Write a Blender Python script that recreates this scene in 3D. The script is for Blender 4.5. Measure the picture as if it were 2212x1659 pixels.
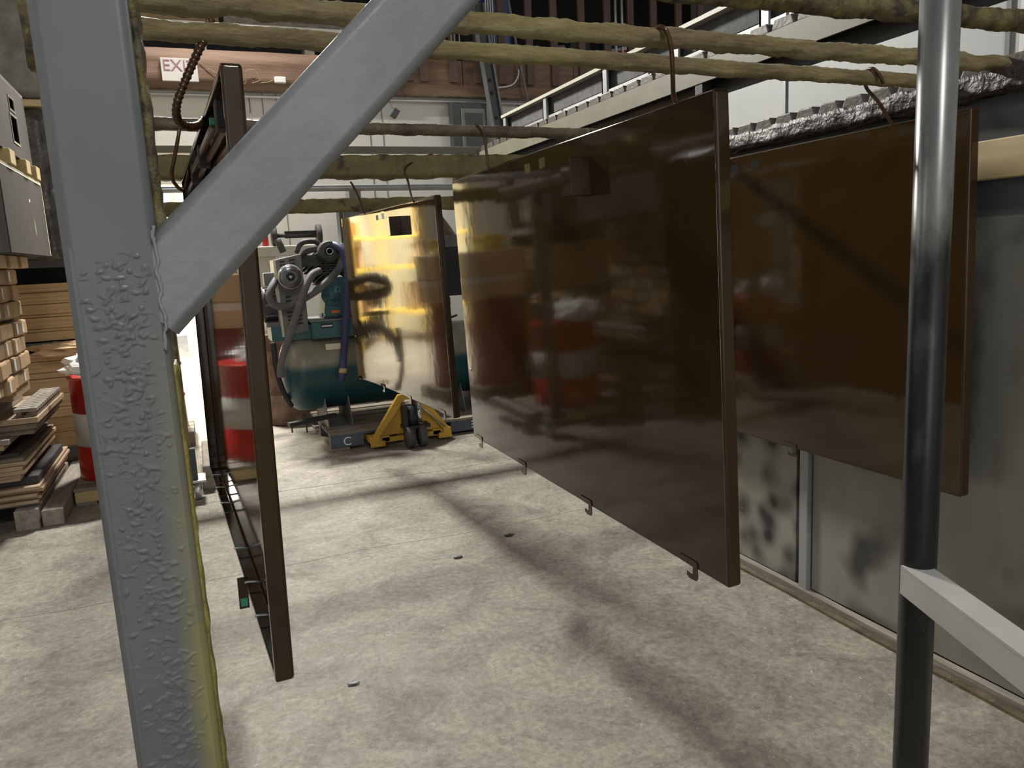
import bpy, bmesh, math, random
from mathutils import Vector, Matrix, noise
random.seed(7)
sc = bpy.context.scene
COL = sc.collection
for o in list(bpy.data.objects): bpy.data.objects.remove(o)

# ------------------------------------------------------------------ camera
PF = 1661.0; PCX, PCY = 1106.0, 829.5; CH = 1.52
_down = Vector((504, 9842, PF)).normalized()
_Y = Vector((413-PCX, 585-PCY, PF)); _Y = (_Y - _down*_Y.dot(_down)).normalized()
_X = _down.cross(_Y)
ROT = Matrix((_X, _Y, -_down))                       # photo-camera axes (right, down, forward) to world
CAM = Vector((0, 0, CH))
def ray(x, y): return ROT @ Vector((x-PCX, y-PCY, PF))
def on_y(x, y, Y): d = ray(x, y); return CAM + d*(Y/d.y)
def on_x(x, y, X): d = ray(x, y); return CAM + d*(X/d.x)
def on_z(x, y, Z): d = ray(x, y); return CAM + d*((Z-CH)/d.z)
cd = bpy.data.cameras.new('camera'); cam = bpy.data.objects.new('camera', cd); COL.objects.link(cam)
cd.sensor_width = 36; cd.lens = 36*PF/2212; cd.clip_start = .05; cd.clip_end = 200
m3 = Matrix((ROT @ Vector((1,0,0)), ROT @ Vector((0,-1,0)), ROT @ Vector((0,0,-1)))).transposed()
cam.matrix_world = Matrix.Translation(CAM) @ m3.to_4x4()
sc.camera = cam
sc.view_settings.view_transform = 'Standard'; sc.view_settings.look = 'None'
sc.view_settings.gamma = 1; sc.view_settings.use_curve_mapping = False
sc.view_settings.exposure = -0.12

# ------------------------------------------------------------------ daylight outside the far door
w = bpy.data.worlds.new('daylight'); sc.world = w; w.use_nodes = True
bg = w.node_tree.nodes['Background']; bg.inputs[0].default_value = (.95, .98, 1, 1); bg.inputs[1].default_value = 2.3

# ------------------------------------------------------------------ lamps of the hall (fixtures are built with the objects)
LAMPS = [  # x, y, z, power, size, colour
    ((.45, 8.3, 5.25), 660, (.8, .35), (1, .97, .9)),
    ((-4.0, 6.2, 5.25), 28, (.5, 1.2), (1, .98, .94)),
    ((-4.0, 1.5, 5.25), 26, (.5, 1.2), (1, .98, .94)),
    ((.75, -1.8, 5.25), 120, (.5, 1.2), (1, .98, .94)),
    ((5.4, 5.0, 5.25), 36, (.5, 1.2), (1, .98, .94)),
]
for loc, pw, sz, colr in LAMPS:
    ld = bpy.data.lights.new('lamp_light', 'AREA'); ld.shape = 'RECTANGLE'; ld.size, ld.size_y = sz; ld.energy = pw; ld.color = colr
    lo = bpy.data.objects.new('lamp_light', ld); COL.objects.link(lo); lo.location = (loc[0], loc[1], loc[2]-.03)
    LAMP_OBJS = globals().setdefault('LAMP_OBJS', []); LAMP_OBJS.append(lo)
ld = bpy.data.lights.new('annex_lamp_light', 'AREA'); ld.shape = 'RECTANGLE'; ld.size, ld.size_y = .6, 3.0; ld.energy = 1000; ld.color = (1, .97, .88)
ANX = bpy.data.objects.new('annex_lamp_light', ld); COL.objects.link(ANX); ANX.location = (-.8, 11.8, 3.24)

# ------------------------------------------------------------------ materials
MATS = {}
def nodes(name):
    m = bpy.data.materials.new(name); m.use_nodes = True
    nt = m.node_tree; b = nt.nodes['Principled BSDF']; MATS[name] = m
    return m, nt, b
def N(nt, t, **kw):
    n = nt.nodes.new(t)
    for k, v in kw.items():
        if hasattr(n, k): setattr(n, k, v)
        else: n.inputs[k].default_value = v
    return n
def L(nt, a, b): nt.links.new(a, b)
def c4(c): return (c[0], c[1], c[2], 1)
def ramp(nt, fac, stops):
    r = nt.nodes.new('ShaderNodeValToRGB'); e = r.color_ramp.elements
    while len(e) < len(stops): e.new(.5)
    for i, (p, c) in enumerate(stops): e[i].position = p; e[i].color = c4(c) if len(c) == 3 else c
    L(nt, fac, r.inputs[0]); return r.outputs[0]
def coord(nt, stretch=(1,1,1)):
    tc = nt.nodes.new('ShaderNodeTexCoord'); mp = nt.nodes.new('ShaderNodeMapping'); mp.inputs['Scale'].default_value = stretch
    L(nt, tc.outputs['Object'], mp.inputs[0]); return mp.outputs[0]
def tex(nt, v, scale, detail=4, rough=.55, dist=0):
    n = N(nt, 'ShaderNodeTexNoise', Scale=scale, Detail=detail, Roughness=rough, Distortion=dist); L(nt, v, n.inputs['Vector']); return n.outputs['Fac']
def mixc(nt, fac, a, b, blend='MIX'):
    m = nt.nodes.new('ShaderNodeMix'); m.data_type = 'RGBA'; m.blend_type = blend
    for s, val in ((0, fac), (6, a), (7, b)):
        if hasattr(val, 'is_linked') or hasattr(val, 'links'): L(nt, val, m.inputs[s])
        elif s == 0: m.inputs[0].default_value = val
        else: m.inputs[s].default_value = c4(val)
    return m.outputs[2]
def bump(nt, b, h, strength, dist=.01):
    n = N(nt, 'ShaderNodeBump', Strength=strength, Distance=dist); L(nt, h, n.inputs['Height']); L(nt, n.outputs[0], b.inputs['Normal'])
def M(name, c1, c2=None, scale=6, rough=.5, metal=0, bs=0, bscale=None, stretch=(1,1,1), lo=.35, hi=.65, spots=None, coat=0, detail=5):
    m, nt, b = nodes(name); b.inputs['Roughness'].default_value = rough; b.inputs['Metallic'].default_value = metal
    b.inputs['Coat Weight'].default_value = coat
    v = coord(nt, stretch); f = tex(nt, v, scale, detail)
    c = ramp(nt, f, [(lo, c1), (hi, c2 or c1)])
    if spots:
        f2 = tex(nt, v, spots[1], 6, .65); msk = ramp(nt, f2, [(spots[2], (0,0,0)), (spots[2]+.06, (1,1,1))]); c = mixc(nt, msk, c, spots[0])
    L(nt, c, b.inputs['Base Color'])
    if bs: bump(nt, b, tex(nt, v, bscale or scale*3, 6), bs)
    return m
# gloss enamel on the hung panels
m, nt, b = nodes('brown_enamel'); v = coord(nt)
b.inputs['Base Color'].default_value = (.040, .0222, .0085, 1); b.inputs['Roughness'].default_value = .07; b.inputs['IOR'].default_value = 1.47
bump(nt, b, tex(nt, v, 9, 2), .035, .01)
M('wet_brown', (.075,.032,.012), (.05,.022,.008), 30, .16, bs=.25, bscale=60)
# concrete
m, nt, b = nodes('concrete'); v = coord(nt)
f1 = tex(nt, v, .55, 6, .6); f2 = tex(nt, v, 7, 8, .72, .4); f3 = tex(nt, v, 38, 5, .7)
c = ramp(nt, f1, [(.3, (.27,.25,.215)), (.5, (.34,.315,.27)), (.7, (.40,.37,.315))])
c = mixc(nt, .55, c, ramp(nt, f2, [(.3, (.15,.14,.12)), (.48, (.32,.295,.255)), (.7, (.52,.49,.42))]))
c = mixc(nt, .45, c, ramp(nt, f3, [(.35, (.15,.14,.125)), (.62, (.5,.47,.41))]))
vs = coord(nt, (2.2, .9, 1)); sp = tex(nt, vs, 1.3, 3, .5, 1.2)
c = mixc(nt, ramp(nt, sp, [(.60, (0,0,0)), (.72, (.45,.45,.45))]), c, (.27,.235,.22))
wv = N(nt, 'ShaderNodeTexVoronoi', Scale=16); wv.feature = 'DISTANCE_TO_EDGE'
nz = N(nt, 'ShaderNodeTexNoise', Scale=3.0, Detail=4); L(nt, v, nz.inputs['Vector'])
mv = nt.nodes.new('ShaderNodeMix'); mv.data_type = 'VECTOR'; mv.inputs[0].default_value = .35; L(nt, v, mv.inputs[4]); L(nt, nz.outputs['Color'], mv.inputs[5]); L(nt, mv.outputs[1], wv.inputs['Vector'])
scr = ramp(nt, wv.outputs['Distance'], [(0, (.5,.5,.5)), (.02, (0,0,0))])
c = mixc(nt, scr, c, (.55,.52,.46))
f4 = tex(nt, coord(nt, (1, 1, 1)), 3.2, 9, .78, .8)
c = mixc(nt, .85, c, ramp(nt, f4, [(.36, (.36,.335,.31)), (.5, (.70,.67,.635)), (.64, (.95,.925,.88))]), 'MULTIPLY')
fl2 = N(nt, 'ShaderNodeTexVoronoi', Scale=55); L(nt, mv.outputs[1], fl2.inputs['Vector'])
c = mixc(nt, ramp(nt, fl2.outputs['Distance'], [(.06, (.7,.7,.7)), (.12, (0,0,0))]), c, (.60,.57,.50))
L(nt, c, b.inputs['Base Color']); b.inputs['Roughness'].default_value = .55
rr = ramp(nt, f2, [(.3, (.58,.58,.58)), (.7, (.80,.80,.80))]); L(nt, rr, b.inputs['Roughness'])
bump(nt, b, f3, .12, .004)
M('floor_gap', (.07,.06,.05), rough=.9)
M('ceiling_grey', (.10,.10,.10), (.13,.13,.13), 2, .8)
M('white_wall', (.70,.69,.65), (.62,.61,.57), 1.5, .6, spots=((.45,.42,.38), 5, .70))
M('white_panel', (.50,.515,.51), (.45,.465,.46), 2.5, .42)
M('white_strip', (.74,.74,.72), rough=.5)
M('yellow_wall', (.82,.77,.58), (.76,.70,.51), 2, .6)
M('grey_blue_wall', (.09,.10,.115), (.12,.13,.14), 3, .45)
# galvanised booth sheets with black overspray clouds
m, nt, b = nodes('booth_sheet'); v = coord(nt, (1, 1, .35)); v2 = coord(nt)
c = ramp(nt, tex(nt, v, 2.4, 6, .6), [(.3, (.21,.21,.185)), (.7, (.31,.31,.275))])
c = mixc(nt, ramp(nt, tex(nt, v, 9, 5, .6), [(.58, (0,0,0)), (.75, (.4,.4,.4))]), c, (.13,.105,.08))
c = mixc(nt, ramp(nt, tex(nt, v2, 3.1, 2, .4), [(.54, (0,0,0)), (.68, (.85,.85,.85))]), c, (.03,.03,.03))
L(nt, c, b.inputs['Base Color']); b.inputs['Roughness'].default_value = .42; b.inputs['Metallic'].default_value = .35
bump(nt, b, tex(nt, v2, 1.2, 2), .15, .03)
m, nt, b = nodes('booth_sheet_sprayed'); v2 = coord(nt)
c = ramp(nt, tex(nt, v2, 2.4, 5), [(.3, (.26,.26,.225)), (.7, (.36,.36,.31))])
vo = N(nt, 'ShaderNodeTexVoronoi', Scale=9.5); vo.feature = 'SMOOTH_F1'; L(nt, v2, vo.inputs['Vector'])
c = mixc(nt, ramp(nt, vo.outputs['Distance'], [(.18, (.95,.95,.95)), (.62, (0,0,0))]), c, (.022,.022,.02))
c = mixc(nt, ramp(nt, tex(nt, v2, 26, 3, .6, 2), [(.70, (0,0,0)), (.74, (.6,.6,.6))]), c, (.4,.4,.36))
L(nt, c, b.inputs['Base Color']); b.inputs['Roughness'].default_value = .45; b.inputs['Metallic'].default_value = .3
M('galvanised', (.42,.44,.46), (.55,.57,.59), 9, .35, .75)
M('grey_strip', (.34,.35,.36), (.40,.41,.42), 5, .4, .4)
# front post: grey paint, yellow overspray towards its right-hand edge low down
m, nt, b = nodes('post_grey'); v = coord(nt); tc = nt.nodes.new('ShaderNodeTexCoord'); sx = nt.nodes.new('ShaderNodeSeparateXYZ'); L(nt, tc.outputs['Object'], sx.inputs[0])
c = ramp(nt, tex(nt, v, 7, 4), [(.3, (.100,.111,.118)), (.7, (.135,.148,.156))])
mx = N(nt, 'ShaderNodeMapRange'); L(nt, sx.outputs[0], mx.inputs[0]); mx.inputs[1].default_value = .012; mx.inputs[2].default_value = .036
mz = N(nt, 'ShaderNodeMapRange'); L(nt, sx.outputs[2], mz.inputs[0]); mz.inputs[1].default_value = 1.5; mz.inputs[2].default_value = 1.0
mm = nt.nodes.new('ShaderNodeMath'); mm.operation = 'MULTIPLY'; L(nt, mx.outputs[0], mm.inputs[0]); L(nt, mz.outputs[0], mm.inputs[1])
my = nt.nodes.new('ShaderNodeMath'); my.operation = 'MULTIPLY'; L(nt, mm.outputs[0], my.inputs[0])
L(nt, ramp(nt, tex(nt, v, 11, 3), [(.2, (.35,.35,.35)), (.6, (1,1,1))]), my.inputs[1])
c = mixc(nt, my.outputs[0], c, (.30,.27,.075))
L(nt, c, b.inputs['Base Color']); b.inputs['Roughness'].default_value = .42
h1 = tex(nt, coord(nt, (1, 1, 1.5)), 75, 2, .5, .5); h2 = ramp(nt, h1, [(.52, (0,0,0)), (.64, (.35,.35,.35)), (.80, (1,1,1))])
zr = N(nt, 'ShaderNodeMapRange'); L(nt, sx.outputs[2], zr.inputs[0]); zr.inputs[1].default_value = 1.56; zr.inputs[2].default_value = 1.46; zr.inputs[3].default_value = .10; zr.inputs[4].default_value = 1.0
reg = zr.outputs[0]
hm = nt.nodes.new('ShaderNodeMath'); hm.operation = 'MULTIPLY'; L(nt, h2, hm.inputs[0]); L(nt, reg, hm.inputs[1]); 
hb = N(nt, 'ShaderNodeBump', Strength=.12, Distance=.003); L(nt, hm.outputs[0], hb.inputs['Height']); L(nt, hb.outputs[0], b.inputs['Normal'])
# brace: same grey, smoother
M('brace_grey', (.19,.205,.22), (.235,.25,.265), 7, .4, bs=.22, bscale=45, spots=((.10,.105,.11), 28, .70))
M('crust_dark', (.035,.028,.018), (.16,.13,.05), 30, .6, bs=.6, bscale=80, spots=((.20,.18,.05), 18, .62))
M('crust_yellow', (.13,.105,.035), (.30,.265,.06), 14, .6, bs=.5, bscale=70)
m, nt, b = nodes('rod_crust'); v = coord(nt, (1.2, 6, 6))
c = ramp(nt, tex(nt, coord(nt, (.9, .4, .4)), 2.2, 3), [(.36, (.21,.14,.085)), (.5, (.39,.31,.155)), (.62, (.54,.47,.19))])
c = mixc(nt, .5, c, ramp(nt, tex(nt, v, 9, 6, .7), [(.32, (.10,.085,.06)), (.5, (.36,.29,.15)), (.68, (.62,.55,.33))]))
L(nt, c, b.inputs['Base Color']); b.inputs['Roughness'].default_value = .62; bump(nt, b, tex(nt, v, 20, 6, .75), 1.0, .012)
M('rod_brown', (.075,.052,.032), (.17,.135,.085), 8, .55, bs=.6, bscale=40, spots=((.23,.19,.09), 11, .60))
M('beam_crust', (.12,.095,.03), (.20,.16,.06), 6, .55, bs=.7, bscale=30, spots=((.055,.035,.02), 7, .58))
M('deck_crust', (.026,.019,.014), (.055,.043,.034), 16, .34, bs=.9, bscale=45)
M('deck_edge', (.055,.05,.04), (.075,.068,.055), 10, .5, bs=.3, bscale=40)
M('olive_steel', (.135,.13,.092), (.16,.155,.112), 4, .5)
M('cream_steel', (.36,.34,.27), (.40,.38,.31), 4, .5)
M('black', (.012,.012,.013), (.02,.02,.02), 8, .5)
M('dark_grey', (.045,.048,.05), (.06,.063,.066), 6, .5)
M('mid_grey', (.15,.155,.16), (.19,.195,.20), 6, .5)
M('insulation', (.05,.05,.055), (.085,.085,.09), 14, .8, bs=.3)
# pole: galvanised above, black below
m, nt, b = nodes('pole_metal'); v = coord(nt, (1, 1, .45)); tc = nt.nodes.new('ShaderNodeTexCoord'); sx = nt.nodes.new('ShaderNodeSeparateXYZ'); L(nt, tc.outputs['Object'], sx.inputs[0])
ad = nt.nodes.new('ShaderNodeMath'); ad.operation = 'MULTIPLY_ADD'; L(nt, tex(nt, v, 16, 5), ad.inputs[0]); ad.inputs[1].default_value = .5; L(nt, sx.outputs[2], ad.inputs[2])
msk = N(nt, 'ShaderNodeMapRange'); L(nt, ad.outputs[0], msk.inputs[0]); msk.inputs[1].default_value = 1.70; msk.inputs[2].default_value = 1.86
c = mixc(nt, msk.outputs[0], ramp(nt, tex(nt, v, 20, 4), [(.55, (.012,.013,.015)), (.85, (.07,.075,.08))]), ramp(nt, tex(nt, v, 16, 4), [(.3, (.11,.116,.118)), (.7, (.19,.197,.195))]))
L(nt, c, b.inputs['Base Color']); b.inputs['Roughness'].default_value = .3; b.inputs['Metallic'].default_value = .25
M('angle_white', (.33,.33,.315), (.38,.38,.36), 8, .5)
M('timber_brown', (.16,.092,.06), (.255,.16,.11), 3, .7, stretch=(.6, 4, 6), bs=.3, bscale=12, spots=((.36,.21,.10), 4, .64))
M('picket_brown', (.105,.066,.05), (.145,.095,.075), 4, .7, stretch=(4, 4, .6))
M('pine', (.52,.40,.215), (.60,.48,.28), 4, .6, stretch=(8, .6, 8), spots=((.30,.20,.09), 3, .70))
M('plywood', (.33,.235,.145), (.47,.35,.23), 5, .75, stretch=(1, 1, 12), bs=.2)
M('plywood_dark', (.13,.095,.065), (.20,.15,.11), 5, .75, stretch=(1, 1, 10), bs=.2)
M('weathered', (.21,.185,.155), (.32,.285,.24), 5, .8, stretch=(6, .8, 6), bs=.3)
M('board_black_face', (.035,.035,.037), (.055,.053,.052), 4, .6)
M('pallet_wood', (.20,.165,.125), (.31,.265,.21), 5, .8, stretch=(1, 8, 8), bs=.3)
M('pallet_yellow', (.50,.37,.17), (.60,.46,.24), 5, .75, stretch=(1, 8, 8))
M('blue_paint', (.065,.085,.115), (.10,.125,.16), 9, .6, spots=((.22,.19,.15), 9, .68))
M('kraft', (.40,.265,.14), (.46,.31,.17), 4, .75)
M('kraft_light', (.56,.38,.21), (.62,.43,.25), 4, .7)
M('kraft_edge', (.42,.29,.14), (.58,.42,.23), 3, .8, stretch=(.4, .4, 30))
M('kraft_brown', (.26,.17,.095), (.33,.225,.125), 3, .75)
M('paper_white', (.78,.78,.76), rough=.6)
M('label_white', (.80,.80,.80), rough=.5)
M('tape', (.66,.55,.47), rough=.35)
M('stainless', (.10,.095,.088), (.14,.132,.122), 3, .80, .0, stretch=(8, .3, .3))
MATS['stainless'].node_tree.nodes['Principled BSDF'].inputs['Specular IOR Level'].default_value = .04
M('steel_edge', (.62,.60,.56), rough=.25, metal=.8)
M('film', (.045,.043,.04), (.12,.115,.105), 9, .22, bs=1.0, bscale=14)
M('film_grey', (.13,.125,.11), (.24,.23,.205), 5, .28, bs=.8, bscale=9)
M('drum_red', (.42,.016,.012), (.50,.022,.016), 5, .35, spots=((.10,.03,.025), 12, .72))
M('drum_white', (.55,.52,.45), (.62,.60,.53), 6, .4, spots=((.12,.08,.06), 13, .66))
M('drum_maroon', (.20,.020,.028), (.26,.030,.040), 3, .35)
M('drum_rim', (.16,.14,.12), rough=.4, metal=.5)
M('teal', (.032,.115,.128), (.045,.14,.15), 5, .38, spots=((.02,.05,.055), 8, .68))
# tank: teal enamel under settled dust on its upper half
m, nt, b = nodes('tank_teal'); v = coord(nt); g = nt.nodes.new('ShaderNodeNewGeometry'); sx = nt.nodes.new('ShaderNodeSeparateXYZ'); L(nt, g.outputs['Normal'], sx.inputs[0])
ad = nt.nodes.new('ShaderNodeMath'); ad.operation = 'MULTIPLY_ADD'; L(nt, tex(nt, v, 5, 5), ad.inputs[0]); ad.inputs[1].default_value = .14; L(nt, sx.outputs[2], ad.inputs[2])
msk = N(nt, 'ShaderNodeMapRange'); L(nt, ad.outputs[0], msk.inputs[0]); msk.inputs[1].default_value = .18; msk.inputs[2].default_value = .36
c = mixc(nt, msk.outputs[0], ramp(nt, tex(nt, v, 3, 4), [(.3, (.010,.060,.075)), (.7, (.016,.085,.10))]), ramp(nt, tex(nt, v, 8, 5), [(.3, (.24,.225,.17)), (.7, (.31,.29,.225))]))
L(nt, c, b.inputs['Base Color']); b.inputs['Roughness'].default_value = .36
M('grey_dust', (.15,.155,.145), (.22,.22,.20), 9, .6)
M('cast_dark', (.03,.032,.033), (.075,.075,.07), 20, .55, bs=.4)
M('chrome_dark', (.13,.13,.14), (.20,.20,.22), 12, .22, .8)
M('bright_metal', (.62,.63,.64), rough=.22, metal=.9)
M('hose_blue', (.035,.042,.13), (.055,.062,.16), 6, .5)
M('hose_dusty', (.115,.115,.125), (.16,.155,.15), 9, .7, spots=((.06,.065,.14), 5, .58))
M('rust', (.13,.075,.05), (.32,.22,.165), 6, .75, bs=.4, spots=((.06,.035,.025), 5, .60))
M('jack_yellow', (.58,.33,.035), (.66,.40,.06), 5, .45, spots=((.20,.14,.06), 11, .66))
M('rubber', (.045,.044,.042), (.07,.068,.064), 8, .7)
M('green_tape', (.045,.34,.22), rough=.5)
M('wire', (.55,.60,.56), (.35,.42,.38), 40, .3, .7)
M('sign_white', (.66,.64,.60), (.56,.54,.50), 5, .6)
M('sign_purple', (.26,.10,.17), (.40,.22,.28), 12, .6)
M('conduit', (.55,.56,.56), rough=.35, metal=.5)
M('blue_plastic', (.02,.06,.22), (.03,.08,.28), 4, .4)
M('drum_blue', (.015,.10,.22), (.02,.13,.27), 4, .4)
M('red_plain', (.45,.03,.025), rough=.5)
M('orange', (.80,.20,.04), rough=.5)
M('rack_yellow', (.75,.52,.10), rough=.5)
M('yellow_strap', (.62,.46,.03), (.70,.54,.06), 8, .5)
M('apron', (.60,.58,.52), (.68,.66,.60), 2, .7)
def emis(name, c, s):
    m, nt, b = nodes(name); b.inputs['Emission Color'].default_value = c4(c); b.inputs['Emission Strength'].default_value = s; b.inputs['Base Color'].default_value = c4(c)
emis('lamp_glow', (1, .98, .93), 9); emis('lamp_glow_warm', (1, .9, .7), 9)

# ------------------------------------------------------------------ mesh builder
WM = {}
class MB:
    def __init__(s): s.v = []; s.f = []; s.sm = []
    def add(s, vs, fs, smooth=False):
        k = len(s.v); s.v += [Vector(p) for p in vs]
        for f in fs: s.f.append([i+k for i in f]); s.sm.append(smooth)
        return s
    def hexa(s, p):   # p: 8 points, bottom ring 0-3 ccw, top ring 4-7
        return s.add(p, [(3,2,1,0),(4,5,6,7),(0,1,5,4),(1,2,6,5),(2,3,7,6),(3,0,4,7)])
    def box(s, a, b):
        x0,y0,z0 = a; x1,y1,z1 = b
        return s.hexa([(x0,y0,z0),(x1,y0,z0),(x1,y1,z0),(x0,y1,z0),(x0,y0,z1),(x1,y0,z1),(x1,y1,z1),(x0,y1,z1)])
    def bar(s, p0, p1, wx, hz, up=(0,0,1)):   # beam from p0 to p1
        p0 = Vector(p0); p1 = Vector(p1); d = (p1-p0).normalized(); r = d.cross(Vector(up)).normalized(); u = r.cross(d)
        q = [p0-r*wx/2-u*hz/2, p0+r*wx/2-u*hz/2, p1+r*wx/2-u*hz/2, p1-r*wx/2-u*hz/2]
        return s.hexa(q + [t+u*hz for t in q])
    def cyl(s, p0, p1, r, seg=16, r1=None, caps=True):
        return s.tube([p0, p1], [r, r if r1 is None else r1], seg, caps)
    def tube(s, pts, r, seg=10, caps=True, jitter=None):
        pts = [Vector(p) for p in pts]; n = len(pts); rs = r if isinstance(r, (list, tuple)) else [r]*n
        vs = []; ref = None
        for i, p in enumerate(pts):
            t = (pts[min(i+1, n-1)]-pts[max(i-1, 0)]).normalized()
            if ref is None: ref = t.orthogonal().normalized()
            a = (ref - t*ref.dot(t)).normalized(); ref = a; b_ = t.cross(a)
            for k in range(seg):
                an = 2*math.pi*k/seg; dr = a*math.cos(an)+b_*math.sin(an); rr = rs[i]
                if jitter: rr *= 1+jitter(p+dr*rs[i], i, k)
                vs.append(p+dr*rr)
        fs = [(i*seg+k, i*seg+(k+1) % seg, (i+1)*seg+(k+1) % seg, (i+1)*seg+k) for i in range(n-1) for k in range(seg)]
        s.add(vs, fs, True)
        if caps: k = len(s.v)-len(vs); s.f.append([k+i for i in range(seg)][::-1]); s.f.append([k+(n-1)*seg+i for i in range(seg)]); s.sm += [False, False]
        return s
    def lathe(s, o, prof, seg=24, axis='z'):
        o = Vector(o); vs = []
        for r, h in prof:
            for k in range(seg):
                a = 2*math.pi*k/seg; x, y = r*math.cos(a), r*math.sin(a)
                vs.append(o + (Vector((x, y, h)) if axis == 'z' else Vector((h, x, y)) if axis == 'x' else Vector((y, h, x))))
        n = len(prof); fs = [(i*seg+k, i*seg+(k+1) % seg, (i+1)*seg+(k+1) % seg, (i+1)*seg+k) for i in range(n-1) for k in range(seg)]
        s.add(vs, fs, True); k = len(s.v)-len(vs)
        if prof[0][0] > 1e-4: s.f.append([k+i for i in range(seg)][::-1]); s.sm.append(False)
        if prof[-1][0] > 1e-4: s.f.append([k+(n-1)*seg+i for i in range(seg)]); s.sm.append(False)
        return s
    def prism(s, poly, f):   # poly 2d list, f(u,v,side) -> point, side 0/1
        n = len(poly); vs = [f(u, v, 0) for u, v in poly]+[f(u, v, 1) for u, v in poly]
        return s.add(vs, [tuple(range(n))[::-1], tuple(range(n, 2*n))]+[(i, (i+1) % n, n+(i+1) % n, n+i) for i in range(n)])
    def build(s, name, mat, parent=None, local=False, bevel=0, recalc=True, solid=0):
        me = bpy.data.meshes.new(name)
        W = WM.get(parent.name, Matrix()) if parent else Matrix()
        inv = Matrix() if (local or not parent) else W.inverted()
        me.from_pydata([tuple(inv @ p) for p in s.v], [], s.f)
        me.polygons.foreach_set('use_smooth', s.sm)
        if recalc:
            bm = bmesh.new(); bm.from_mesh(me); bmesh.ops.recalc_face_normals(bm, faces=bm.faces); bm.to_mesh(me); bm.free()
        me.update(); me.materials.append(MATS[mat])
        o = bpy.data.objects.new(name, me); COL.objects.link(o)
        if parent: o.parent = parent
        WM[o.name] = W
        if solid: md = o.modifiers.new('thickness', 'SOLIDIFY'); md.thickness = solid; md.offset = 0
        if bevel:
            md = o.modifiers.new('edge', 'BEVEL'); md.width = bevel; md.segments = 2; md.limit_method = 'ANGLE'; md.angle_limit = math.radians(40)
        return o
def thing(name, label, cat, loc=(0,0,0), rz=0, group=None, mat=None):
    o = bpy.data.objects.new(name, None); COL.objects.link(o); o.empty_display_size = .1
    W = mat if mat is not None else Matrix.Translation(loc) @ Matrix.Rotation(rz, 4, 'Z')
    o.matrix_world = W; WM[o.name] = W.copy()
    o['label'] = label; o['category'] = cat
    if group: o['group'] = group
    return o
def tag(o, label, cat, group=None):
    o['label'] = label; o['category'] = cat
    if group: o['group'] = group
    return o
def struct(o): o['kind'] = 'structure'; return o
def single(mb, name, mat, label, cat, loc, group=None, **kw):   # a thing that is one mesh, origin at its base
    loc = Vector(loc); mb.v = [p-loc for p in mb.v]
    o = mb.build(name, mat, **kw); o.location = loc; WM[o.name] = Matrix.Translation(loc)
    return tag(o, label, cat, group)
def copy_tree(o, parent=None):
    c = o.copy(); COL.objects.link(c); c.parent = parent
    for ch in o.children: copy_tree(ch, c)
    return c
def fn(p, s=1.0, o=0.0): return noise.noise(Vector((p[0]*s+o, p[1]*s+o*1.7, p[2]*s-o)))
def spline(pts, n=8):
    pts = [Vector(p) for p in pts]; out = []
    for i in range(len(pts)-1):
        p0 = pts[max(i-1, 0)]; p1 = pts[i]; p2 = pts[i+1]; p3 = pts[min(i+2, len(pts)-1)]
        for k in range(n):
            t = k/n; out.append(.5*((2*p1)+(p2-p0)*t+(2*p0-5*p1+4*p2-p3)*t*t+(3*p1-p0-3*p2+p3)*t*t*t))
    return out+[pts[-1]]
def text_part(body, size, mat, parent, M4, name='lettering', thick=.002):
    cu = bpy.data.curves.new(name, 'FONT'); cu.body = body; cu.size = size; cu.extrude = thick; cu.align_x = 'CENTER'; cu.align_y = 'CENTER'
    to = bpy.data.objects.new('t', cu); COL.objects.link(to); bpy.context.view_layer.update()
    me = bpy.data.meshes.new_from_object(to.evaluated_get(bpy.context.evaluated_depsgraph_get())); bpy.data.objects.remove(to)
    me.materials.clear(); me.materials.append(MATS[mat])
    o = bpy.data.objects.new(name, me); COL.objects.link(o); me.transform(WM[parent.name].inverted() @ M4); o.parent = parent; WM[o.name] = WM[parent.name]
    return o
def facing_front(p): return Matrix.Translation(p) @ Matrix.Rotation(math.pi/2, 4, 'X')   # reads from -Y

# ================================================================== THE SETTING
XW, YB, XL, YN, XR, ZC = 2.316, 9.0, -6.5, -4.5, 8.0, 6.0
fl = struct(MB().box((XL, YN, -.25), (XR, 20, -.02)).build('floor', 'floor_gap'))
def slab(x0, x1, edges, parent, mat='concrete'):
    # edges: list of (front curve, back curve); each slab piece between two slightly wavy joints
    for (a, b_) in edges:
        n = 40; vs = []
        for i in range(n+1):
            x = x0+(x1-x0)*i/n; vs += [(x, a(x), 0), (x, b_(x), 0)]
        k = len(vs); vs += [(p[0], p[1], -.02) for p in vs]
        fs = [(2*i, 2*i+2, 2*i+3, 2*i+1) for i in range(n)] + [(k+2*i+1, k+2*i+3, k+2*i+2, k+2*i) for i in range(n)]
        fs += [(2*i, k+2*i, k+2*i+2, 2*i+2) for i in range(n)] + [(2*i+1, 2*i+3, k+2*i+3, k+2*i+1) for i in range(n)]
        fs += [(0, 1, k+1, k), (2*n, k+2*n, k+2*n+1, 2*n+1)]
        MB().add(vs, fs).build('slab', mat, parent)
g = .0035
j1 = lambda x: 3.93+.02*math.sin(x*3.1)+.015*math.sin(x*11)+(.12 if x < 1.6 else 0)*0
j2 = lambda x: 5.32-.10*max(0, min(1, (x-.7)/.6))+.012*math.sin(x*7)
slab(XL, XR, [(lambda x: YN, lambda x: j1(x)-g*.5), (lambda x: j1(x)+g*.5, lambda x: j2(x)-g), (lambda x: j2(x)+g, lambda x: 11.0-g), (lambda x: 11+g, lambda x: 13.3-g), (lambda x: 13.3+g, lambda x: 20)], fl)
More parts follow.
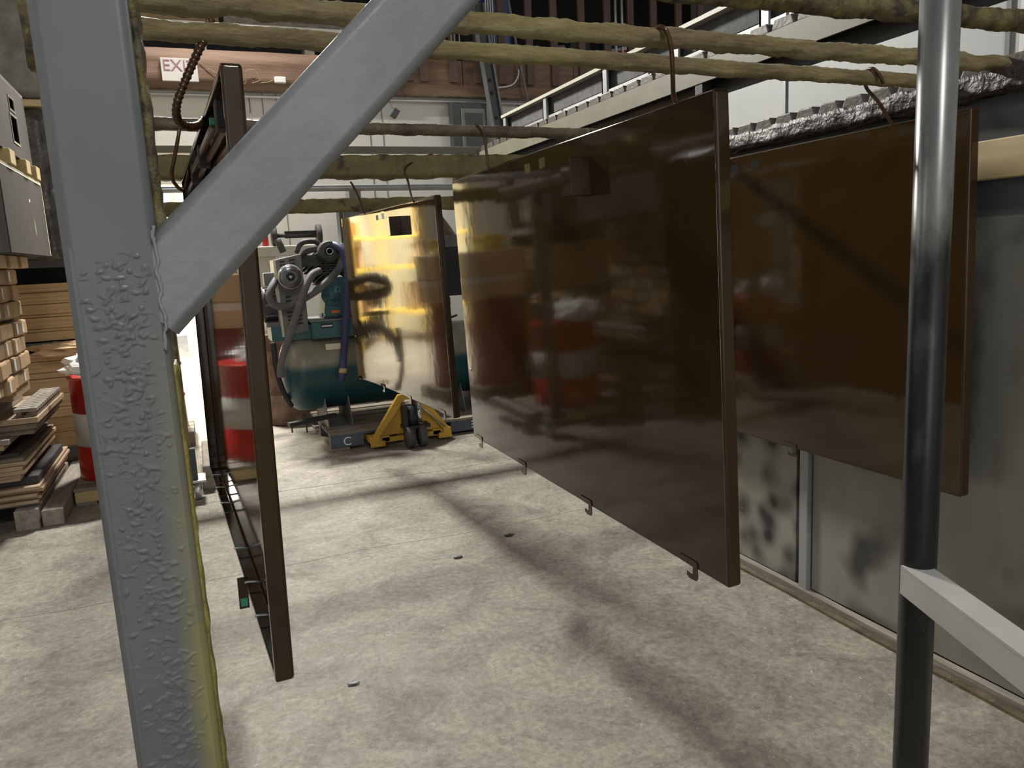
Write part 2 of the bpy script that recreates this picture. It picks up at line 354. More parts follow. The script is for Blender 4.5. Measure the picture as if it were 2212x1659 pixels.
struct(MB().box((XL-.15, YN, ZC), (XR+.15, YB+2.3, ZC+.1)).build('ceiling', 'ceiling_grey'))
struct(MB().box((XL-.15, YN, 0), (XL, YB+2.3, ZC)).build('wall_left', 'white_wall'))
BX0, BX1, BZ = -2.4, .3, 3.3      # open bay door behind the camera lets daylight in
wf = struct(MB().box((XL, YN-.15, 0), (BX0, YN, ZC)).box((BX1, YN-.15, 0), (XR, YN, ZC)).box((BX0, YN-.15, BZ), (BX1, YN, ZC)).build('wall_front', 'white_wall'))
MB().box((BX0-.08, YN-.16, 0), (BX0, YN+.02, BZ)).box((BX1, YN-.16, 0), (BX1+.08, YN+.02, BZ)).box((BX0-.08, YN-.16, BZ), (BX1+.08, YN+.02, BZ+.1)).build('door_frame', 'mid_grey', wf)
struct(MB().box((XL, YN-14, -.25), (XR, YN, -.005)).build('floor_apron', 'apron'))
struct(MB().box((XR, YN, 0), (XR+.15, YB+2.3, ZC)).build('wall_right', 'white_wall'))
# back wall with the opening into the annex
OX0, OX1, OZ = -.86, .16, 2.42
wb = struct(MB().box((XL, YB, 0), (OX0, YB+.2, 3.4)).box((OX1, YB, 0), (XR, YB+.2, 3.4)).box((OX0, YB, OZ), (OX1, YB+.2, 3.4)).build('wall_back', 'white_wall'))
for x in (.905, 1.05, 2.05, 2.2, 3.9):
    MB().box((x-.004, YB-.006, .0), (x+.004, YB, 3.38)).build('joint_strip', 'mid_grey', wb)
MB().box((OX1, YB-.01, 0), (OX1+.05, YB+.21, OZ)).build('door_jamb', 'pine', wb)
MB().box((OX0-.05, YB-.01, 0), (OX0, YB+.21, OZ)).build('door_jamb', 'pine', wb)
struct(MB().box((XL, YB+2.2, 3.4), (XR, YB+2.3, ZC)).build('wall_mezzanine', 'black'))
struct(MB().box((XL, YB+.02, 3.4), (XR, YB+2.2, 3.5)).build('floor_mezzanine', 'timber_brown'))
# annex beyond the opening, open to daylight at its far end
struct(MB().box((-2.7, YB+.2, 0), (-2.55, 14.9, 3.35)).build('wall_annex_left', 'yellow_wall'))
struct(MB().box((.75, YB+.2, 0), (.9, 14.9, 3.35)).build('wall_annex_right', 'yellow_wall'))
struct(MB().box((-2.7, YB+.2, 3.3), (.9, 15.0, 3.38)).build('ceiling_annex', 'white_wall'))
wa = struct(MB().box((-2.7, 14.9, 0), (-1.9, 15.05, 3.35)).box((-.13, 14.9, 0), (.9, 15.05, 3.35)).box((-1.9, 14.9, 2.9), (-.13, 15.05, 3.35)).build('wall_annex_far', 'yellow_wall'))
MB().box((-.19, 14.86, 0), (-.13, 15.06, 2.9)).build('door_jamb', 'kraft_light', wa)

# booth wall to the right of the hung panels: separate steel sheets on a frame
bw = struct(MB().box((XW+.015, -1.2, 0), (XW+.05, 6.6, 1.92)).build('wall_booth', 'grey_blue_wall'))
ys = [-1.2, .0, 1.28, 2.42]
for a, b_ in zip(ys[:-1], ys[1:]):
    MB().box((XW, a+.003, .035), (XW+.015, b_-.003, 1.56)).build('steel_sheet', 'booth_sheet', bw)
MB().box((XW-.004, 2.51, .035), (XW+.011, 3.72, 1.56)).build('steel_sheet', 'booth_sheet_sprayed', bw)
MB().box((XW, 3.73, .035), (XW+.015, 4.95, 1.56)).build('steel_sheet', 'booth_sheet', bw)
MB().box((XW, 4.96, .035), (XW+.015, 6.15, 1.56)).build('steel_sheet', 'booth_sheet', bw)
MB().box((XW-.02, 2.43, .02), (XW+.015, 2.475, 1.56)).build('batten', 'grey_strip', bw, bevel=.002)
for y in (.55, 1.02, 1.5, 2.0):
    MB().box((XW+.009, y-.004, 1.57), (XW+.015, y+.004, 1.915)).build('seam', 'black', bw)
MB().box((XW-.03, -1.2, 1.672), (XW+.013, 6.0, 1.79)).build('timber_rail', 'pine', bw, bevel=.004)
def wavy(x0, x1, z0, z1, y0, y1, n):
    m = MB(); vs = []
    for i in range(n+1):
        y = y0+(y1-y0)*i/n; o = .006*fn((0, y*3, 0), 1, 3)
        vs += [(x0+o, y, z0), (x1+o, y, z0), (x1+o, y, z1), (x0+o, y, z1)]
    fs = [(4*i+k, 4*i+(k+1) % 4, 4*i+4+(k+1) % 4, 4*i+4+k) for i in range(n) for k in range(4)]
    return m.add(vs, fs+[(3,2,1,0), tuple(4*n+k for k in range(4))])
tr = struct(wavy(XW-.035, XW+.0, 0, .03, -1.2, 6.4, 60).build('trim_1', 'weathered')); 
struct(wavy(XW-.075, XW-.045, 0, .012, -1.2, 6.4, 60).build('trim_2', 'rod_brown'))
# white partition further right
wp = struct(MB().box((3.65, 1.0, 0), (3.71, 8.70, 3.06)).build('wall_partition', 'white_panel'))
for y in (1.9, 2.55, 2.62, 4.1, 5.7, 7.3):
    MB().box((3.638, y-.012, 0), (3.65, y+.012, 3.06)).build('panel_joint', 'white_strip' if y in (2.55,) else 'mid_grey' if y == 2.62 else 'grey_strip', wp)

# ================================================================== LAMPS
for i, (loc, pw, sz, colr) in enumerate(LAMPS):
    lab = ['bright floodlight tilted towards the rack above the doorway in the white wall', 'high-bay lamp over the stored lumber and cartons', 'high-bay lamp over the open floor beside the front post',
           'high-bay lamp behind the steel rack', 'high-bay lamp above the white partition'][i]
    t = thing('ceiling_lamp', lab, 'lamp', (loc[0], loc[1], loc[2]-.02), group='high-bay lamps')
    x, y, z = loc; a, b_ = sz[0]/2+.03, sz[1]/2+.03
    MB().box((x-a, y-b_, z), (x+a, y+b_, z+.07)).build('housing', 'galvanised', t, bevel=.006)
    MB().box((x-a+.03, y-b_+.03, z-.012), (x+a-.03, y+b_-.03, z)).build('diffuser', 'lamp_glow', t)
    for s in (-1, 1): MB().cyl((x, y+s*b_*.7, z+.07), (x, y+s*b_*.7, ZC if i else z+.45), .006, 6).build('hanger_rod', 'mid_grey', t)
    LAMP_OBJS[i].parent = t; LAMP_OBJS[i].location = (0, 0, -.02)
    if i == 0: t.rotation_euler = (math.radians(-62), 0, 0)   # angled floodlight, aimed at the rack
t = thing('strip_lamp', 'warm strip lamp on the ceiling of the yellow room', 'lamp', (-.8, 11.8, 3.25))
MB().box((-1.12, 10.25, 3.27), (-.48, 13.35, 3.298)).build('housing', 'white_strip', t); MB().box((-1.08, 10.3, 3.26), (-.52, 13.3, 3.27)).build('diffuser', 'lamp_glow_warm', t)
ANX.parent = t; ANX.location = (0, 0, -.015)

# ================================================================== THE RACK
def lumpy_rod(p0, p1, r, amp, seed, rings=420, seg=16, fs=(20, 66)):
    p0 = Vector(p0); p1 = Vector(p1); n = rings
    pts = [p0+(p1-p0)*(i/n) for i in range(n+1)]
    def jit(p, i, k):
        a = fn((p.x*.6, p.y*2, p.z*2), fs[0], seed)*1.0+fn(p, fs[1], seed+5)*.55
        drip = max(0, fn((p.x, 0, 0), 14, seed+9)) * (1 if p.z < p0.z-.3*r else 0)
        return amp*a+amp*1.2*drip
    return MB().tube(pts, r, seg, True, jit)
def lumpy_box(a, b, res, amp, seed, s=14, hang=0):
    # closed box, every face subdivided and pushed about by noise; hang: extra growth of the underside
    bm = bmesh.new(); a = Vector(a); b = Vector(b); d = b-a
    nx, ny, nz = [max(1, int(round(d[i]/res))) for i in range(3)]
    idx = {}
    def vtx(i, j, k):
        if (i, j, k) not in idx: idx[(i, j, k)] = len(idx)
        return idx[(i, j, k)]
    fs = []
    for i in range(nx):
        for j in range(ny):
            for k, flip in ((0, 1), (nz, 0)): fs.append((vtx(i,j,k), vtx(i+1,j,k), vtx(i+1,j+1,k), vtx(i,j+1,k)))
    for i in range(nx):
        for k in range(nz):
            for j in (0, ny): fs.append((vtx(i,j,k), vtx(i+1,j,k), vtx(i+1,j,k+1), vtx(i,j,k+1)))
    for j in range(ny):
        for k in range(nz):
            for i in (0, nx): fs.append((vtx(i,j,k), vtx(i,j+1,k), vtx(i,j+1,k+1), vtx(i,j,k+1)))
    vs = [None]*len(idx); c = (a+b)/2; bm.free()
    for (i, j, k), q in idx.items():
        p = Vector((a.x+d.x*i/nx, a.y+d.y*j/ny, a.z+d.z*k/nz)); e = p.copy()
        nrm = Vector(((-1 if i == 0 else 1 if i == nx else 0), (-1 if j == 0 else 1 if j == ny else 0), (-1 if k == 0 else 1 if k == nz else 0)))
        dsp = amp*(fn(p, s, seed)+.6*fn(p, s*2.7, seed+3))
        p = e+nrm*dsp
        if hang and k == 0: p.z -= hang*max(0, fn((p.x, p.y, 0), 10, seed+7))
        vs[q] = p
    return MB().add(vs, fs, True)
rk = thing('drying_rack', 'grey and black steel drying rack with diagonal brace and paint-crusted beams', 'rack', (-.066, .84, 0))
def rrect(w, h, r, n=4):
    out = []
    for cx, cy, a0 in ((w/2-r, h/2-r, 0), (-w/2+r, h/2-r, 90), (-w/2+r, -h/2+r, 180), (w/2-r, -h/2+r, 270)):
        for k in range(n+1): a = math.radians(a0+90*k/n); out.append((cx+r*math.cos(a), cy+r*math.sin(a)))
    return out
prof = rrect(.08, .08, .011)
m = MB(); n = len(prof); zs = [0, 2.35]
vs = [(-.066+x, .84+y, z) for z in zs for x, y in prof]
m.add(vs, [(k, (k+1) % n, n+(k+1) % n, n+k) for k in range(n)]+[tuple(range(n))[::-1], tuple(range(n, 2*n))])
post = m.build('front_post', 'post_grey', rk)
for p in post.data.polygons: p.use_smooth = len(p.vertices) == 4
post.data.shade_smooth() if hasattr(post.data, 'shade_smooth') else None
md = post.modifiers.new('ws', 'WEIGHTED_NORMAL')
# runs and blobs of thick paint on the post's front face
import numpy as np
rng = np.random.default_rng(4)
NX, NZ, Z0, Z1 = 62, 860, .25, 1.545
gx = np.linspace(-.034, .034, NX); gz = np.linspace(Z0, Z1, NZ); GX, GZ = np.meshgrid(gx, gz, indexing='ij'); HT = np.zeros_like(GX)
for k in range(1500):
    cz = Z0+(Z1-Z0)*rng.random(); cx = np.clip(rng.normal(.002, .014), -.026, .028); ang = rng.normal(0, .5); ln = rng.uniform(.0018, .0062); wd = rng.uniform(.0012, .0022); am = rng.uniform(.0004, .0019)
    bz = rng.uniform(-90, 90); i0, i1 = np.searchsorted(gz, [cz-.025, cz+.025])
    ux = (GX[:, i0:i1]-cx)*math.cos(ang)+(GZ[:, i0:i1]-cz)*math.sin(ang); uz = -(GX[:, i0:i1]-cx)*math.sin(ang)+(GZ[:, i0:i1]-cz)*math.cos(ang)+bz*ux*ux
    HT[:, i0:i1] = np.maximum(HT[:, i0:i1], am*np.exp(-(ux/ln)**2-(uz/wd)**2)) + .25*am*np.exp(-(ux/ln)**2-(uz/wd)**2)
ed = np.clip((.034-np.abs(GX))/.006, 0, 1)*np.clip((GZ-Z0)/.01, 0, 1)*np.clip((Z1-GZ)/.01, 0, 1); HT = HT*ed-.0004
m = MB(); vs = [(-.066+GX[i, j], .80-HT[i, j], GZ[i, j]) for i in range(NX) for j in range(NZ)]
m.add(vs, [(i*NZ+j, (i+1)*NZ+j, (i+1)*NZ+j+1, i*NZ+j+1) for i in range(NX-1) for j in range(NZ-1)], True)
m.build('paint_runs', 'post_grey', rk, recalc=False)
# brace: rounded tube from the post up to the header
a = Vector((-.045, .84, 1.487)); b_ = Vector((.78, .84, 2.30)); d = (b_-a).normalized(); up = Vector((0, 1, 0)); s_ = d.cross(up)
m = MB(); vs = [p+s_*x+up*y for p in (a, b_) for x, y in rrect(.077, .078, .012)]
m.add(vs, [(k, (k+1) % n, n+(k+1) % n, n+k) for k in range(n)]+[tuple(range(n))[::-1], tuple(range(n, 2*n))], True)
br = m.build('diagonal_brace', 'brace_grey', rk); br.modifiers.new('ws', 'WEIGHTED_NORMAL')
wl = MB().tube([Vector((-.029+.0035*fn((0, 0, i*.35), 1, 2), .8012, 1.446+i*.003)) for i in range(40)], [.0019+.0014*fn((i*.9, 0, 0), 1, 4) for i in range(40)], 8)
wl.build('weld_bead', 'brace_grey', br)
MB().box((-.25, .80, 2.30), (1.35, .88, 2.38)).build('header_beam', 'brace_grey', rk, bevel=.008)
# crust on the post's inner side
lumpy_box((-.0275, .815, 1.545), (-.019, .873, 2.29), .009, .0034, 3, 40).build('paint_crust', 'crust_dark', rk)
lumpy_box((-.0275, .812, .02), (-.0235, .873, 1.43), .010, .0022, 8, 40).build('paint_crust', 'crust_yellow', rk)
# right-hand pole and its angle
PX, PY = 1.0, .82
MB().cyl((PX, PY, 0), (PX, PY, 2.30), .0262, 28).build('pole', 'pole_metal', rk)
dv = Vector((-math.sin(math.radians(20.4)), -math.cos(math.radians(20.4)), 0)); rv = Vector((-dv.y, dv.x, 0))*-1
if rv.x < 0: rv = -rv
o0 = Vector((PX, PY, 1.012))-rv*.030+dv*.004; m = MB()
q = [o0, o0+rv*.042, o0+rv*.042+dv*.8, o0+dv*.8]; m.hexa([p-Vector((0, 0, .005)) for p in q]+q)
q = [o0, o0+rv*.005, o0+rv*.005+dv*.8, o0+dv*.8]; m.hexa([p-Vector((0, 0, .046)) for p in q]+[p-Vector((0, 0, .0045)) for p in q])
m.build('angle_brace', 'angle_white', rk)
m = MB(); pe = o0+dv*.78; m.cyl((pe.x+.03, pe.y, 0), (pe.x+.03, pe.y, 1.007), .024, 16).build('rear_leg', 'pole_metal', rk)
# left-hand side beam, far post, cross beams
lumpy_box((-.215, 1.55, 1.885), (-.145, 6.3, 1.983), .022, .006, 11, 16, .02).build('side_beam', 'crust_dark', rk)
lumpy_box((-.225, 5.44, .10), (-.138, 5.53, 1.885), .022, .007, 15, 16).build('far_post', 'rod_brown', rk)
cb = lumpy_box((-.2, 3.86, 1.927), (2.25, 3.93, 2.034), .02, .006, 21, 18, .018).build('cross_beam', 'beam_crust', rk)
lumpy_box((-.2, 6.16, 1.912), (2.25, 6.23, 2.014), .02, .006, 25, 18, .016).build('cross_beam', 'beam_crust', rk)
# caster under the far post
cw = MB().box((-.20, 5.36, .132), (-.06, 5.56, .150)).build('caster_plate', 'bright_metal', rk, bevel=.003)
MB().box((-.205, 5.40, .15), (-.108, 5.435, .36)).build('gusset_plate', 'dark_grey', rk, bevel=.003)
m = MB(); m.lathe((-.118, 5.45, .062), [(.02, -.022), (.058, -.022), (.062, -.016), (.062, .016), (.058, .022), (.02, .022)], 28, 'x'); m.build('caster_wheel', 'galvanised', rk)
MB().lathe((-.118, 5.45, .062), [(.003, -.028), (.022, -.028), (.022, .028), (.003, .028)], 16, 'x').box((-.148, 5.43, .05), (-.144, 5.47, .135)).box((-.092, 5.43, .05), (-.088, 5.47, .135)).build('caster_fork', 'bright_metal', rk)
# timber prop lying behind the caster
single(lumpy_box((-.075, 5.62, .10), (.0, 6.5, .175), .02, .004, 33, 16), 'crusted_timber', 'weathered', 'paint-crusted timber resting on a block behind the caster wheel', 'timber', (-.04, 6.0, .10))
single(MB().box((-.10, 5.66, 0), (.02, 5.76, .098)), 'wood_block', 'weathered', 'short grey wood block on the floor behind the caster wheel', 'block', (-.04, 5.71, 0), bevel=.004)

ZR = 2.01
RODS = [((1.344, 1.344), -.2, 'crust_dark', .024, 'dark crusted rod crossing behind the black pole above the others'),
        ((1.615, 1.69), -.2, 'rod_crust', .0225, 'thick yellow-crusted rod carrying the near hook of the large brown panel'),
        ((1.81, 1.935), -.2, 'rod_crust', .0215, 'yellow-crusted rod carrying the ribbed hook and the hook of the panel by the booth wall'),
        ((2.92, 3.06), -.2, 'rod_brown', .0215, 'brown-crusted rod carrying the far hook of the large brown panel'),
        ((5.2, 5.36), -.2, 'galvanised', .021, 'bare grey pipe carrying the far hook of the shiny panel by the compressor')]
for i, ((ya, yb), x0, mt, r, lab) in enumerate(RODS):
    amp = .02 if mt == 'galvanised' else .30 if i in (1,) else .2
    single(lumpy_rod((x0, ya, ZR), (2.42, yb, ZR), r, amp, 3+i*7), 'hanging_rod', mt, lab, 'rod', (0, ya, ZR))

# booth top beam with its deck, lumpy with dried paint
bt = thing('booth_beam', 'brown paint-crusted beam with ribbed steel deck on top of the booth wall', 'beam', (2.32, 2.6, 1.92))
lumpy_box((2.262, -1.2, 1.922), (2.375, 6.4, 1.986), .018, .0075, 41, 22, .02).build('beam', 'deck_crust', bt)
def deck(x0, x1, y0, y1, z, h, pitch, gap, jitter=0):
    out = []; y = y0
    while y < y1:
        a_, b2 = y+gap/2, y+pitch-gap/2; c_ = h*.45
        pr = [(a_, 0), (b2, 0), (b2, h*.35), (b2-c_*.7, h), (a_+c_*.7, h), (a_, h*.35)]
        out.append(MB().prism(pr, lambda u, v_, s, z=z: (x0 if s == 0 else x1, u, z+v_))); y += pitch
    return out
for mb in deck(2.335, 2.75, -.6, 5.6, 1.984, .052, .122, .012):
    mb.build('deck_rib', 'deck_edge', bt, bevel=.006)

# light-painted beam further back (with ribbed deck and dark lining)
XA = 2.9
za = lambda x, y: on_x(x, y, XA).z
mbm = thing('mezzanine_beam', 'cream and olive steel beam with ribbed deck in front of the white partition', 'beam', (XA, 4.5, 2.5))
zt = .5*(za(1285, 157)+za(1100, 253)); 
MB().box((XA-.03, 1.0, zt), (XA+.04, 7.05, zt+.025)).build('top_chord', 'cream_steel', mbm)
MB().box((XA+.03, 1.0, zt-.13), (XA+.045, 7.05, zt)).build('lining', 'insulation', mbm)
for y in (1.9, 2.7, 3.4, 4.2, 5.08, 6.1, 7.0):
    MB().box((XA-.02, y-.035, 2.57), (XA-.005, y+.035, zt)).box((XA-.02, y+.02, 2.57), (XA+.03, y+.035, zt)).build('strut', 'grey_strip', mbm)
for mb in deck(XA-.03, XA+.35, 1.0, 7.5, 2.568, .055, .18, .022): mb.build('deck_rib', 'deck_edge', mbm, bevel=.008)
MB().box((XA-.045, 1.0, 2.445), (XA-.03, 7.75, 2.568)).box((XA-.03, 1.0, 2.553), (XA+.05, 7.75, 2.568)).build('bottom_chord', 'olive_steel', mbm)
MB().box((XA+.05, 1.0, 2.39), (XA+.13, 7.4, 2.55)).build('gap_shade', 'black', mbm)  # black strip painted in as the shadow gap below the bottom chord
MB().box((-.9, 7.66, 2.558), (XA-.03, 7.74, 2.622)).build('cross_channel', 'olive_steel', mbm, bevel=.004)
MB().box((2.86, 3.9, 0), (2.93, 3.97, 2.445)).build('leg', 'black', mbm); MB().box((2.86, 6.9, 0), (2.93, 6.97, 2.445)).build('leg', 'black', mbm)
MB().box((-.95, 7.66, 0), (-.88, 7.74, 2.56)).build('leg', 'mid_grey', mbm)

# ================================================================== HUNG PANELS
HP = 1.2
def sheet_mesh(L_, holes, inset):
    us = sorted({inset, L_-inset, *[h for q in holes for h in (q[0], q[1])]}); vsn = sorted({inset, HP-inset, *[h for q in holes for h in (q[2], q[3])]})
    m = MB(); T = .0015; top = {}
    def ok(u0, u1, v0, v1): return not any(q[0]-1e-6 <= u0 and u1 <= q[1]+1e-6 and q[2]-1e-6 <= v0 and v1 <= q[3]+1e-6 for q in holes)
    for i in range(len(us)-1):
        for j in range(len(vsn)-1):
            if ok(us[i], us[i+1], vsn[j], vsn[j+1]): m.add([(0, us[i], vsn[j]), (0, us[i+1], vsn[j]), (0, us[i+1], vsn[j+1]), (0, us[i], vsn[j+1])], [(0,1,2,3)])
    return m
def bend(o, L_, k, u0):
    bm = bmesh.new(); bm.from_mesh(o.data); u = .06
    while u < L_-.01:
        bmesh.ops.bisect_plane(bm, geom=bm.verts[:]+bm.edges[:]+bm.faces[:], plane_co=(0, u, 0), plane_no=(0, 1, 0)); u += .06
    for v_ in bm.verts: v_.co.x -= k*max(0, v_.co.y-u0)**3
    bm.to_mesh(o.data); bm.free(); o.data.update()
    o.data.polygons.foreach_set('use_smooth', [True]*len(o.data.polygons))
def panel(name, label, nt, nb, yaw, L_, side, kind, group, bow=0):
    nt, nb = Vector(nt), Vector(nb); lean = -math.atan2((nb-nt).x, (nt-nb).z)
    W = Matrix.Translation(nb) @ Matrix.Rotation(math.radians(yaw), 4, 'Z') @ Matrix.Rotation(lean, 4, 'Y')
    t = thing(name, label, 'cover', group=group, mat=W)
    holes = [(1.05, 1.10, 1.135, 1.168), (.925, .975, 1.138, 1.172)] if kind == 'outer' else []
    R_, D = .007, .036
    o = sheet_mesh(L_, holes, R_).build('sheet', 'brown_enamel', t, local=True, recalc=False, solid=.0016)
    bm = bmesh.new(); bm.from_mesh(o.data); bmesh.ops.remove_doubles(bm, verts=bm.verts, dist=1e-5); bm.to_mesh(o.data); bm.free()
    prf = [(R_*(1-math.sin(a)), R_*(1-math.cos(a))) for a in [math.pi/2*k/5 for k in range(6)]]+[(0, D-.004), (.001, D-.001), (.004, D), (.016, D)]
    def loop(p, q):
        r = max(.0015, .010-p); out = []
        for cx, cy, a0 in ((L_-p-r, HP-p-r, 0), (p+r, HP-p-r, 90), (p+r, p+r, 180), (L_-p-r, p+r, 270)):
            for k in range(5): a = math.radians(a0+22.5*k); out.append((side*q, cx+r*math.cos(a), cy+r*math.sin(a)))
        return out
    m = MB(); vs = []; nn = 20
    for p, q in prf: vs += loop(p, q)
    m.add(vs, [(i*nn+k, i*nn+(k+1) % nn, (i+1)*nn+(k+1) % nn, (i+1)*nn+k) for i in range(len(prf)-1) for k in range(nn)], True)
    fo = m.build('flange', 'brown_enamel', t, local=True, solid=.0016)
    if bow: bend(o, L_, bow, .93); bend(fo, L_, bow, .93); wn = o.modifiers.new('ws', 'WEIGHTED_NORMAL'); wn.weight = 100
    fo.modifiers.new('ws', 'WEIGHTED_NORMAL')
    return t
def jclip(t, u, side):
    pl = [(u+.075, .022), (u, .022), (u-.006, .016), (u-.006, -.022), (u, -.032), (u+.03, -.034), (u+.042, -.028), (u+.042, -.018), (u+.028, -.02), (u+.016, -.018), (u+.014, .004), (u+.075, .006)]
    MB().prism(pl, lambda a_, b2, s: (-side*(.0012+.003*s), a_, b2)).build('hook_clip', 'brown_enamel', t, local=True)
def outer_details(t, L_, side=1, bracket=True):
    for u in (.135, .735, 1.30, 1.82): jclip(t, u, side)
    m = MB(); x0, x1 = -.0005, -.068
    m.box((x1, .61, 1.02), (x1+.003, .675, 1.132)).box((x1, .61, 1.02), (x0, .613, 1.132)).box((x1, .672, 1.02), (x0, .675, 1.132)).box((x1, .61, 1.02), (x0, .675, 1.023)).box((x1, .61, 1.129), (x0, .675, 1.132))
    if bracket: m.build('bracket_box', 'brown_enamel', t, local=True, bevel=.0028)
    mm = MB().lathe((-.001, L_-.04, .33), [(.0005, -.004), (.005, -.0035), (.007, 0), (.007, .001)], 12, 'x'); mm.build('stud', 'bright_metal', t, local=True)
p_main = panel('machine_cover', 'large glossy dark-brown steel panel with raised bracket box and two square holes', (1.127,1.489,1.8635), (1.160,1.489,.664), -.35, 1.94, 1, 'outer', 'brown enamelled panels')
outer_details(p_main, 1.94)
p_wall = panel('machine_cover', 'glossy brown steel panel hanging close to the sprayed booth wall behind the black pole', (2.164,1.658,1.876), (2.199,1.658,.677), 0, 1.94, 1, 'outer', 'brown enamelled panels')
outer_details(p_wall, 1.94, bracket=False)
p_far = panel('machine_cover', 'shiny brown steel panel reflecting the yellow doorway, hung in front of the compressor', (1.2147,3.96,1.8456), (1.245,3.96,.6456), 3.5, 1.86, 1, 'outer', 'brown enamelled panels', bow=.055)
outer_details(p_far, 1.86)
for ch in p_far.children:
    if ch.name.startswith(('hook_clip', 'stud')): ch.location.x -= .055*max(0, ch.data.vertices[0].co.y-.93)**3
p_left = panel('machine_cover', 'brown steel panel seen from its flanged back, edge-on beside the grey post', (.125,1.529,1.884), (.104,1.529,.684), 2.57, 1.895, -1, 'inner', 'brown enamelled panels')
# inside of the left panel: wires laid across the bottom flange, stiffeners along the top, a bracket on the outside
for i, u in enumerate((.30, .52, .80, 1.30, 1.52, 1.72)):
    MB().tube([(-.040, u+.006, .0175), (-.030, u+.004, .0185), (-.016, u, .018), (-.001, u-.003, .0145)], .0036 if i < 4 else .003, 6).build('wire', 'wire', p_left, local=True)
for i, (u0, u1, v, xx) in enumerate(((.30, .80, 1.135, -.012), (.34, .78, 1.150, -.028), (.86, 1.18, 1.135, -.012), (.85, 1.20, 1.150, -.028), (1.26, 1.7, 1.14, -.018))):
    MB().box((xx-.006, u0, v-.010), (xx+.006, u1, v+.008)).build('stiffener', 'wet_brown', p_left, local=True, bevel=.003)
for u in (.20, .82, 1.22): MB().box((-.034, u, 1.118), (-.002, u+.05, 1.176)).build('clamp_block', 'black', p_left, local=True, bevel=.003)
MB().box((-.036, .335, 1.148), (-.001, .355, 1.162)).build('tape', 'green_tape', p_left, local=True)
MB().box((-.054, .60, -.085), (-.028, .603, .004)).build('hanging_tab', 'brown_enamel', p_left, local=True)['label'] = 'brown tab hanging under the flange'
MB().box((-.050, .5985, -.078), (-.032, .60, -.055)).build('tape', 'green_tape', p_left, local=True)

# ================================================================== HOOKS
def hook(pts, r, label, mat='wet_brown', rib=False, seg=10, nsp=8):
    ps = spline(pts, nsp); ln = 0; rs = []
    if rib:   # re-sample densely for the ribs of a reinforcing bar
        dense = spline(pts, 40); rs = []
        for i, p in enumerate(dense):
            if i: ln += (p-dense[i-1]).length
            rs.append(r*(1+(.20 if (ln % .011) < .005 else 0)))
        ps = dense
    else: rs = [r*(1+.12*fn(p, 60, 2)) for p in ps]
    base = min(ps, key=lambda p: p.z)
    return single(MB().tube(ps, rs, seg), 'panel_hook', mat, label, 'hook', base, 'hooks holding the panels')
Yr = 1.665
hook([on_y(1418, 62, Yr-.03), on_y(1428, 58, Yr-.04), on_y(1441, 70, Yr-.05), on_y(1450, 105, Yr-.052), on_y(1453, 160, Yr-.04), Vector((1.131, 1.655, 1.875)), Vector((1.150, 1.655, 1.845))], .0058, 'copper-brown hook over the thick yellow rod holding the large panel')
hook([on_y(1026, 268, 2.97), on_y(1036, 275, 2.965), on_y(1046, 295, 2.96), on_y(1051, 330, 2.955), Vector((1.136, 2.947, 1.865)), Vector((1.155, 2.947, 1.84))], .006, 'dark brown hook over the brown rod at the far end of the large panel')
hook([on_y(1908, 180, 1.885), on_y(1900, 163, 1.885), on_y(1884, 148, 1.90), on_y(1868, 160, 1.945), on_y(1872, 190, 1.95), on_y(1897, 220, 1.945), Vector((2.172, 1.94, 1.872)), Vector((2.185, 1.94, 1.845))], .0058, 'brown hook over the second yellow rod holding the panel by the booth wall')
hook([on_y(757, 393, 5.25), on_y(762, 400, 5.245), on_y(774, 425, 5.27), Vector((1.122, 5.30, 1.855)), Vector((1.14, 5.30, 1.835))], .007, 'thin dark hook over the bare grey pipe holding the shiny panel')
hook([Vector((1.205, 3.91, 2.045)), on_y(878, 360, 3.85), on_y(882, 395, 3.852), on_y(889, 425, 4.2), Vector((1.20, 4.31, 1.835))], .006, 'dark hook over the crusted cross beam holding the shiny panel')
Yh = 1.85
hook([on_y(448, 62, Yh+.03), on_y(455, 45, Yh), on_y(449, 70, Yh-.028), on_y(425, 118, Yh-.025), on_y(400, 175, Yh-.02), on_y(382, 225, Yh-.01), on_y(384, 258, Yh+.02), on_y(402, 273, Yh+.05), on_y(425, 272, Yh+.09), Vector((.065, 2.02, 1.868)), Vector((.085, 2.03, 1.879))], .0078, 'ribbed reinforcing-bar hook holding the panel by the grey post', rib=True)
hook([on_y(392, 272, 2.955), on_y(389, 262, 2.93), on_y(386, 290, 2.905), on_y(377, 340, 2.91), on_y(371, 375, 2.92), on_y(378, 397, 2.93), on_y(398, 410, 2.95), Vector((.034, 2.98, 1.868))], .0062, 'smooth thin hook over the brown rod holding the panel by the grey post')

# ================================================================== BACK OF THE HALL: mezzanine edge and wall fittings
rb = single(lumpy_box((-1.4, YB-.09, 3.37), (2.45, YB+.0, 3.755), .12, .004, 51, 3), 'rim_beam', 'timber_brown', 'weathered brown timber beam under the mezzanine, carrying the exit sign', 'beam', (.5, YB-.045, 3.37))
pr = thing('mezzanine_railing', 'brown timber railing of upright pickets along the mezzanine edge', 'railing', (4.5, YB-.06, 3.37))
MB().box((2.46, YB-.05, 3.37), (7.6, YB, 3.50)).build('bottom_rail', 'timber_brown', pr)
for k in range(7): MB().box((2.47+k*.73, YB-.03, 3.505), (2.47+k*.73+.72, YB, 3.78)).build('board', 'timber_brown', pr)
pk = None; xs = [on_y(px, 60, YB-.05).x for px in (974, 1028, 1081, 1141, 1195, 1255, 1311, 1361, 1411, 1465, 1512, 1562)]
for x in [2.55, 2.72]+xs:
    MB().box((x-.045, YB-.07, 3.53), (x+.045, YB-.031, 5.0)).build('picket', 'picket_brown', pr)
